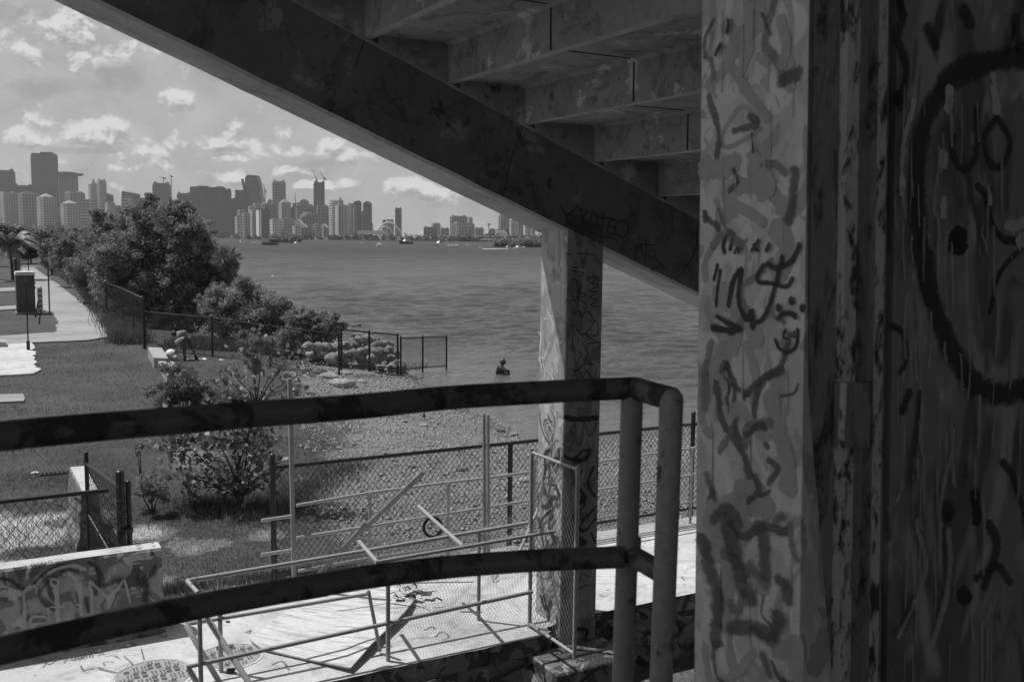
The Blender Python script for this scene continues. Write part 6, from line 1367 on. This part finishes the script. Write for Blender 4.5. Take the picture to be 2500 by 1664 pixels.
def city():
    T='tower'
    B=[ # conv,x0,x1,ytop,D,mat,label,left,top,extra
    (c1,-60,113,388,3500,'dark','dark flat-topped tower at the far left edge of the skyline',.0,'crown',{}),
    (c1,262,462,246,3400,'glass','tallest dark tower of the skyline, flat top with a small mast',.0,None,{}),
    (c1,462,630,405,3600,'mid','dark tower with an overhanging slanted roof right beside the tallest one',.15,None,{}),
    (c1,118,262,512,3300,'dark','low dark block in front of and left of the tallest tower',.0,'crown',{}),
    (c1,-30,150,572,2950,'condo','wide pale condominium with broken crown at the left edge',.35,'crown',{}),
    (c1,155,318,575,2900,'grid','tower with a pale curved roof, third from the left in the front row',.2,'curve',{}),
    (c1,303,452,598,2850,'condo','pale condominium with pyramid roof, left one of the twin pair',.35,'pyr',{}),
    (c1,495,648,652,2830,'condo','pale condominium with pyramid roof, right one of the twin pair',.35,'pyr',{}),
    (c1,528,690,570,3200,'mid','pale stepped condominium rising behind the right pyramid-roofed one',.3,'crown',{}),
    (c1,652,795,628,3050,'bands','broad office block with strong horizontal window bands',.0,None,{}),
    (c1,728,800,490,3400,'condo','left half of the slim pale tower pair with a spire',.3,'pyr',{}),
    (c1,797,868,470,3380,'condo','right and taller half of the slim pale tower pair with a spire',.3,'crown',{}),
    (c1,862,928,585,3450,'dark','small dark tower with a roof slanting down to the right',.0,'slant',{}),
    (c1,862,945,656,3000,'condo','low pale block with a stepped top left of the small striped one',.3,'crown',{}),
    (c1,940,998,680,3020,'mid','low greyish block directly beside the low pale stepped one',.0,None,{}),
    (c1,1005,1145,575,3300,'dark','dark tower with pointed left corner behind the white banded front',.0,'slant',{}),
    (c1,1000,1090,602,3000,'bands','white banded slab in front of the dark pointed tower',.0,None,{}),
    (c1,1155,1262,612,3350,'mid','mid grey block just left of the tower under construction behind the tree',.0,None,{}),
    (c1,1257,1396,494,3500,'steel','unfinished dark concrete tower topped by a crane, above the big tree',.0,'crown',{}),
    (c1,1457,1564,577,3300,'dark','dark square block left of the widest dark towers',.0,'crown',{}),
    (c1,1565,1733,520,2950,'glass','widest dark glass tower, left half of the joined pair',.0,None,{}),
    (c1,1735,1855,526,2955,'dark','widest dark glass tower, middle part of the joined pair',.0,None,{}),
    (c1,1850,1898,543,2960,'dark','narrow right end of the joined dark towers',.0,None,{}),
    (c1,1896,1935,620,3050,'dark','low dark block filling the gap before the sail-shaped tower',.0,None,{}),
    (c1,2240,2345,478,3400,'grid','square mid grey tower with dotted windows right of the sail-shaped one',.0,'crown',{}),
    (c2,345,425,690,2620,'white','lowest white step of the terraced blocks by the park',.3,None,{}),
    (c2,372,470,632,2700,'condo','second step of the terraced blocks by the park',.3,'crown',{}),
    (c2,420,525,664,2650,'condo','third, broader step of the terraced blocks by the park',.3,None,{}),
    (c2,500,560,578,2800,'condo','thin pale block above the terraced steps',.3,None,{}),
    (c2,550,645,552,2820,'condo','pale block with a balcony crown above the terraced steps',.3,'crown',{}),
    (c2,640,822,548,2900,'mid','wide grey condominium behind the white-edged slab',.25,'crown',{}),
    (c2,520,600,622,2600,'condo','narrow condominium left of the white-edged slab',.3,None,{}),
    (c2,597,742,614,2480,'glass','slab with a bright white left edge and dark front near the water',.22,'crown',{'w':1}),
    (c2,722,780,512,3100,'mid','dome-topped block left of the dotted tower base',.0,'curve',{}),
    (c2,850,985,522,2850,'condo','pale tower with pointed glass crown left of centre',.25,'pyr',{}),
    (c2,985,1018,595,2900,'dark','thin dark gap building right of the pointed crown',.0,None,{}),
    (c2,1012,1140,540,3050,'mid','grey block with a thin antenna behind the white-framed one',.0,None,{}),
    (c2,1042,1250,562,2800,'grid','white-framed broad tower with dark windows, left one',.1,'crown',{}),
    (c2,1095,1195,512,3150,'mid','flat disc-roofed building behind the white-framed tower',.0,'curve',{}),
    (c2,1253,1375,305,3300,'steel','tall bare tower under construction with two cranes on top',.0,'crown',{}),
    (c2,1283,1422,572,2810,'grid','white-framed tower with dark windows, right one',.1,'crown',{}),
    (c2,1430,1520,520,3000,'white','bright gridded tower with a stepped top',.4,'crown',{}),
    (c2,1515,1590,500,3020,'condo','pale stepped tower beside the bright gridded one',.3,'pyr',{}),
    (c2,1490,1645,565,2750,'stripe','round-cornered striped condominium with a rounded roof',.3,'curve',{}),
    (c2,1640,1735,550,2780,'stripe','striped condominium right of the rounded one',.3,'crown',{}),
    (c2,1715,1800,522,2950,'dark','slim dark tower at the right end of the dense row',.0,None,{}),
    (c2,1798,1828,640,3100,'mid','low sliver between the two slim dark towers',.0,None,{}),
    (c2,1822,1920,538,2900,'glass','dark tower with saw-toothed edge, last of the dense row',.0,'curve',{}),
    (c2,1915,1934,780,2950,'mid','small low annex of the last dark tower',.0,None,{}),
    (c2,745,860,724,2450,'white','long low white condominium near the water, left wing',.3,None,{}),
    (c2,858,1045,720,2470,'condo','long low white condominium near the water, right wing',.25,None,{}),
    (c2,1010,1090,800,2400,'white','lower terraced block with zigzag balconies, left part',.3,None,{}),
    (c2,1085,1230,782,2430,'grid','lower terraced block, right part',.15,None,{}),
    (c2,1095,1300,670,2600,'mid','mid block with a bright white terrace roof',.15,None,{}),
    (c2,1240,1345,785,2440,'condo','low block with a flat roof near the water, left part',.3,None,{}),
    (c2,1340,1425,812,2420,'grid','low stepped block near the water, right part',.3,'slant',{}),
    (c2,2045,2085,738,3100,'glass','left leg of the dark building behind the arches',.0,None,{}),
    (c2,2083,2170,735,3120,'mid','right part of the dark building behind the arches',.2,'crown',{}),
    (c2,2192,2262,602,3000,'glass','single slender dark tower standing alone right of the arches',.0,'crown',{}),
    (c3,870,1016,536,2900,'dark','low dark block at the left of the second group of buildings',.0,'crown',{}),
    (c3,958,1060,492,3100,'condo','pale block behind the low dark one in the second group',.2,None,{}),
    (c3,1060,1160,548,3050,'mid','low block between the pale and the wide dark one',.1,'crown',{}),
    (c3,1170,1370,408,3200,'mid','widest and tallest block of the second group',.1,'crown',{}),
    (c3,1370,1432,428,3150,'condo','finned narrow block attached right of the widest one',.3,'crown',{}),
    (c3,1197,1450,488,2900,'mid','long pale block in front of the widest one',.2,'crown',{}),
    (c3,1257,1372,520,2800,'grid','lower front block with pale columns',.1,None,{}),
    (c3,1370,1442,524,2810,'mid','lower front block, right part with clouded glass',.1,None,{}),
    (c3,1447,1558,545,3000,'grid','squat block right of the second group',.2,'crown',{}),
    (c3,1615,1692,556,3000,'mid','low block under a small distant crane',.1,None,{}),
    (c3,1570,1680,610,2900,'dark','low dark shed left of the striped terminal',.0,None,{}),
    (c3,1730,1856,396,3200,'mid','tall grey tower touching the edge of the concrete beam',.2,'crown',{}),
    (c3,1855,1935,452,3150,'stripe','grey tower right of the tall one under the beam',.3,None,{}),
    (c3,1932,2012,476,3180,'mid','second grey tower under the beam',.3,None,{}),
    (c3,2012,2100,512,3000,'stripe','pale vertical-striped tower under the beam',.4,None,{}),
    (c3,2100,2150,552,3050,'grid','small pale-framed tower nearest the pillar top',.3,None,{}),
    (c3,1862,1985,632,2300,'white','low white building behind the right islet, left one',.3,None,{}),
    (c3,1985,2025,630,2320,'mid','low grey building behind the right islet',.1,None,{}),
    (c3,2030,2175,628,2340,'white','low white building behind the right islet, right one',.3,None,{}),
    ]
    for conv,x0,x1,yt,D,mat,lab,left,top,ex in B:
        o,c,h,ax,ay,w,d=bld(conv,x0,x1,yt,D,mat,lab,left,top)
        if 'small mast' in lab: mast(o,c1,405,250,232,3400,1.5)
        if 'left half of the slim pale' in lab: mast(o,c1,768,500,458,3400,2.5)
        if 'thin antenna' in lab: mast(o,c2,1042,545,425,3050,1.0)
        if ex.get('w'):
            mb=MB(); mb.box(c-ax*(w/2-1.0)+ay*(-d/2)+Z*(h*.48),7,2,h*.96,ax,ay,Z); mb.box(c-ax*(w/2+.8)+Z*(h*.48),1.6,d*.98,h*.96,ax,ay,Z); mb.build('white_edge',M['white'],o)
        if 'overhanging' in lab:
            a=[aty(*c1(x,y),3560) for x,y in((500,402),(630,410),(628,420),(600,432),(462,430),(462,402))]; mb=MB(); mb.prism(a[::-1],(0,60,0)); mb.build('overhang',M['roofdark'],o)
        if 'white terrace' in lab:
            mb=MB()
            for x0_,x1_,y0_,y1_ in ((1120,1205,648,658),(1130,1165,658,685),(1100,1140,682,704),(1092,1112,690,720)):
                a=[aty(*c2(x,y),2570) for x,y in((x0_,y0_),(x1_,y0_),(x1_,y1_),(x0_,y1_))]; mb.prism(a[::-1],(0,25,0))
            mb.build('terrace',M['white'],o)
        if 'zigzag' in lab:
            mb=MB()
            for i in range(9):
                a=aty(*c2(1075+i*11,735+i*10),2390); b=aty(*c2(1088+i*11,747+i*10),2390); mb.tube([a,b],2.0,4)
                a=aty(*c2(1040+i*11,760+i*8),2392); mb.box(a,5,6,3)
            mb.build('stair_edge',M['white'],o)
        if 'low stepped block' in lab:
            mb=MB(); mb.tube([aty(*c2(1370,787),2400),aty(*c2(1412,825),2400)],2.2,4); mb.build('stair_edge',M['white'],o)
    # sail-shaped tower pair
    def poly_b(label,conv,pts,D,depth,mat,roofpts=None):
        P=[aty(*conv(x,y),D) for x,y in pts]; c=Vector((sum(p.x for p in P)/len(P),D,GB)); e=empty('tower',c,label,'building'); mb=MB(); mb.prism(P[::-1],(0,depth,0)); mb.build('tower_body',FC[mat],e)
        if roofpts: P=[aty(*conv(x,y),D-1) for x,y in roofpts]; mb=MB(); mb.prism(P[::-1],(0,depth*.9,0)); mb.build('roof',M['roofdark'],e)
        return e
    poly_b('sail-shaped leaning tower with a curved right side',c2,[(465,900),(462,262),(472,238),(490,225),(590,228),(604,250),(620,310),(636,400),(648,500),(655,900)],3100,40,'mid',[(470,245),(492,222),(590,226),(600,245)])
    e=poly_b('low curved tower with a flat roof disc leaning on the sail-shaped one',c2,[(335,900),(332,640),(345,480),(352,410),(468,400),(470,900)],3090,40,'glass',[(335,402),(360,392),(468,398),(468,412),(350,412)])
    mb=MB()
    for i in range(14):
        a=aty(*c2(432+i*2.2,272+i*9.5),3098); mb.box(a,7,8,2.2)
    mb.build('balcony',M['roofdark'],e)
    crane('luffing crane beside the sail-shaped tower, small cab near its foot',c2,692,560,400,(-18,-80),3080,1)
    crane('left luffing crane on the bare tower, jib leaning left',c2,1283,330,268,(-42,-100),3300,1)
    crane('right luffing crane on the bare tower, jib leaning left',c2,1372,330,256,(-45,-60),3300,1)
    crane('hammerhead crane on top of the unfinished tower above the trees',c1,1345,500,452,(-34,-8),3490)
    crane('tall free-standing hammerhead crane right of the unfinished tower',c1,1407,760,440,(-20,-5),3450)
    crane('small distant crane above the port sheds',c3,1620,560,505,(-34,3),3000)
    # arches
    def arch(label,x0,x1,yt,yb,D,r):
        pts=[]
        for i in range(25):
            t=i/24; x=x0+(x1-x0)*t; y=yb-(yb-yt)*math.sin(math.pi*t)**.8 if t not in(0,1) else yb; pts.append(aty(*c2(x,y),D))
        mb=MB(); mb.tube(pts,r,6); 
        for i in range(3,22,2): a=pts[i]; mb.tube([a,Vector((a.x,a.y,GB+4))],.3,3)
        o=mb.build('bridge_arch',M['cream'],None,loc=pts[0],smooth=True); tag(o,label,'arch')
    arch('larger pale bridge arch on the far shore, left of the lone tower',1960,2265,768,905,2800,2.6); arch('smaller pale bridge arch inside the larger one',1985,2160,815,890,2850,1.8)
    def lowb(name,label,conv,pts,D,depth,mat,cat='building'):
        P=[aty(*conv(x,y),D) for x,y in pts]; c=Vector((sum(p.x for p in P)/len(P),D,GB)); mb=MB(); mb.prism(P[::-1],(0,depth,0)); o=mb.build(name,M[mat],None,loc=c); tag(o,label,cat); return o
    lowb('arena','wide low pale arena with a curved roof at the left foot of the arches',c2,[(1750,905),(1752,870),(1800,858),(1900,862),(2040,858),(2050,905)],2750,60,'cream')
    lowb('tent_roof','bright white slanted tent roof on the far shore in the centre',c3,[(850,680),(825,655),(930,655),(968,680)],1900,40,'white')
    lowb('ship','long white vessel with raised bow moored before the striped terminal',c3,[(1530,688),(1515,672),(1580,668),(1668,672),(1672,690)],1700,20,'white','ship')
    def terminal():
        P0=aty(*c3(1770,668),2200); e=empty('terminal',(P0.x,2200,GB),'terraced terminal building with bright horizontal stripes','building')
        for i in range(7):
            y=660-i*14; x0=1678+i*4; x1=1862-i*9; mb=MB(); a=[aty(*c3(x,yy),2200+i*3) for x,yy in((x0,y+6),(x1,y+6),(x1,y-1),(x0,y-1))]; mb.prism(a[::-1],(0,30,0)); mb.build('storey',M['white'],e)
        mb=MB(); a=[aty(*c3(x,yy),2232) for x,yy in((1685,670),(1862,670),(1852,562),(1705,562))]; mb.prism(a[::-1],(0,30,0)); mb.build('dark_core',M['roofdark'],e)
    terminal()
    r=random.Random(6)
    # bridge deck and port sheds
    a=aty(*c3(740,634),2500); b=aty(*c3(1690,644),2500); mb=MB(); mb.box((a+b)/2,(b-a).length,14,2.0,(b-a).normalized(),Vector((0,1,0)),Z)
    for i in range(24): p=a.lerp(b,i/23); mb.box(Vector((p.x,p.y,(p.z+GB)/2)),3,6,p.z-GB)
    tag(mb.build('road_bridge',M['cream'],None,loc=(a.x,2500,GB)),'long low road bridge behind the central far shore','bridge')
    n=0
    for conv,x0,x1,yb,D,cnt in ((c2,240,600,925,2300,6),(c2,1230,1750,925,2250,10),(c2,1700,2340,930,2100,14),(c3,640,1640,672,1900,20),(c3,880,1160,652,2000,8),(c1,860,1250,790,2600,6)):
        for i in range(cnt):
            x=x0+(x1-x0)*(i+r.uniform(.1,.9))/cnt; w=r.uniform(14,46); hh=r.uniform(10,26); P=aty(*conv(x,yb),D+r.uniform(-40,80)); W_=w*.2122*D/F; H_=hh*.2122*D/F
            mb=MB(); c=Vector((P.x,P.y,GB)); mb.box(c+Z*H_/2,W_,18,H_); mb.box(c+Z*(H_+.8),W_*.9,16,1.6)
            tag(mb.build('shed',[M['cream'],M['white'],M['roof'],M['roofdark']][r.randrange(4)],None,loc=c),'small low shed or hangar among the trees along the far shore','shed','sheds and hangars along the far shore')
city()

# far shore, islets and their trees
def shore_land(name,x0,x1,D,depth,h=1.4):
    mb=MB(); n=30; r=random.Random(2); f=[];b=[]
    for i in range(n+1):
        x=x0+(x1-x0)*i/n; f.append(Vector((x,D+r.uniform(-.04,.04)*depth,-.4))); b.append(Vector((x,D+depth,-.4)))
    mb.prism(f+b[::-1],(0,0,h+.4)); o=mb.build(name,M['far_ground']); return tag(o,kind='structure')
M['far_ground']=simple('far ground',.12,.9,.3,.02)
shore_land('far_shore',-2600,-480,2180,1900); shore_land('far_shore',-500,2200,1820,2300)
def far_wood(name,label,rows,leaf,seed,mat,n):
    """rows: (xa,xb,D,hlo,hhi): belt of crowns"""
    rg=np.random.default_rng(seed); V_=[]; tot=sum(b-a for a,b,*_ in rows)
    for xa,xb,D,h0,h1 in rows:
        k=max(3,int((xb-xa)/(h1*.9))); m=int(n*(xb-xa)/tot/k)+4
        for i in range(k):
            x=xa+(xb-xa)*(i+rg.random())/k; h=h0+(h1-h0)*rg.random(); ed=min(1,4*min((x-xa),(xb-x))/(xb-xa)+.35); h*=ed
            V_.append(leaf_faces((x,D+rg.uniform(-.5,.5)*h1*2,GB*.6+h*.45),(h*.8,h*.8,h*.6),m,leaf,rg,shell=.3,aspect=.8))
    tag(npmesh(name,np.concatenate(V_),4,mat),label,'wood',kind='stuff')
far_wood('far_trees','dark belt of trees along the far shore below the towers',[(-2500,-480,2176,9,20),(-2000,-700,2300,16,30),(-1350,-900,2172,14,26),(-480,900,1816,6,12),(-100,260,1812,8,16),(60,110,1805,18,26)],4.2,3,M['leaf_far'],26000)
def islet(name,x0,x1,yw,h0,h1,lab,seed):
    hz=582.98+((x0+x1)/2-1252.6)*.01047; Y=CZ*F/(yw-hz); a=onz(x0,yw,0).x; b=onz(x1,yw,0).x; k=Y/onz((x0+x1)/2,yw,0).y
    mb=MB(); P=[]
    for i in range(24):
        t=2*math.pi*i/24; P.append(Vector(((a+b)/2+math.cos(t)*(b-a)/2*1.0,Y+8+math.sin(t)*10,-.3)))
    mb.prism(P,(0,0,.8)); tag(mb.build('islet',M['far_ground']),kind='structure')
    far_wood('mangroves',lab,[(a,b,Y+5,h0,h1),(a+4,b-4,Y+12,h0,h1)],1.1,seed,M['leaf'],16000)
islet('islet',b2(605,0)[0],b2(1212,0)[0],b2(0,1004)[1],3.5,7.5,'low dark mangroves on the islet behind the pontoon boat',4)
islet('islet',b3(1632,0)[0],b3(2420,0)[0],b3(0,768)[1],3.5,6.5,'low dark mangroves on the islet left of the pillar',5)

# ------------------------------------------------------------ air
def haze():
    mb=MB(); x0,x1,y0,y1,z0,z1=-4300,4300,-70,4600,-4,560
    mb.hexa([(x0,y0,z0),(x1,y0,z0),(x1,y1,z0),(x0,y1,z0)],[(x0,y0,z1),(x1,y0,z1),(x1,y1,z1),(x0,y1,z1)])
    m=bpy.data.materials.new('haze'); m.use_nodes=True; nt=m.node_tree; nt.nodes.clear(); o=nt.nodes.new('ShaderNodeOutputMaterial'); v=nt.nodes.new('ShaderNodeVolumePrincipled')
    v.inputs['Color'].default_value=(.9,.9,.9,1); v.inputs['Density'].default_value=HAZE; v.inputs['Anisotropy'].default_value=.2
    nt.links.new(v.outputs[0],o.inputs['Volume']); tag(mb.build('haze',m),'thin sea haze over the bay','haze',kind='stuff')
HAZE=6.5e-5
haze()
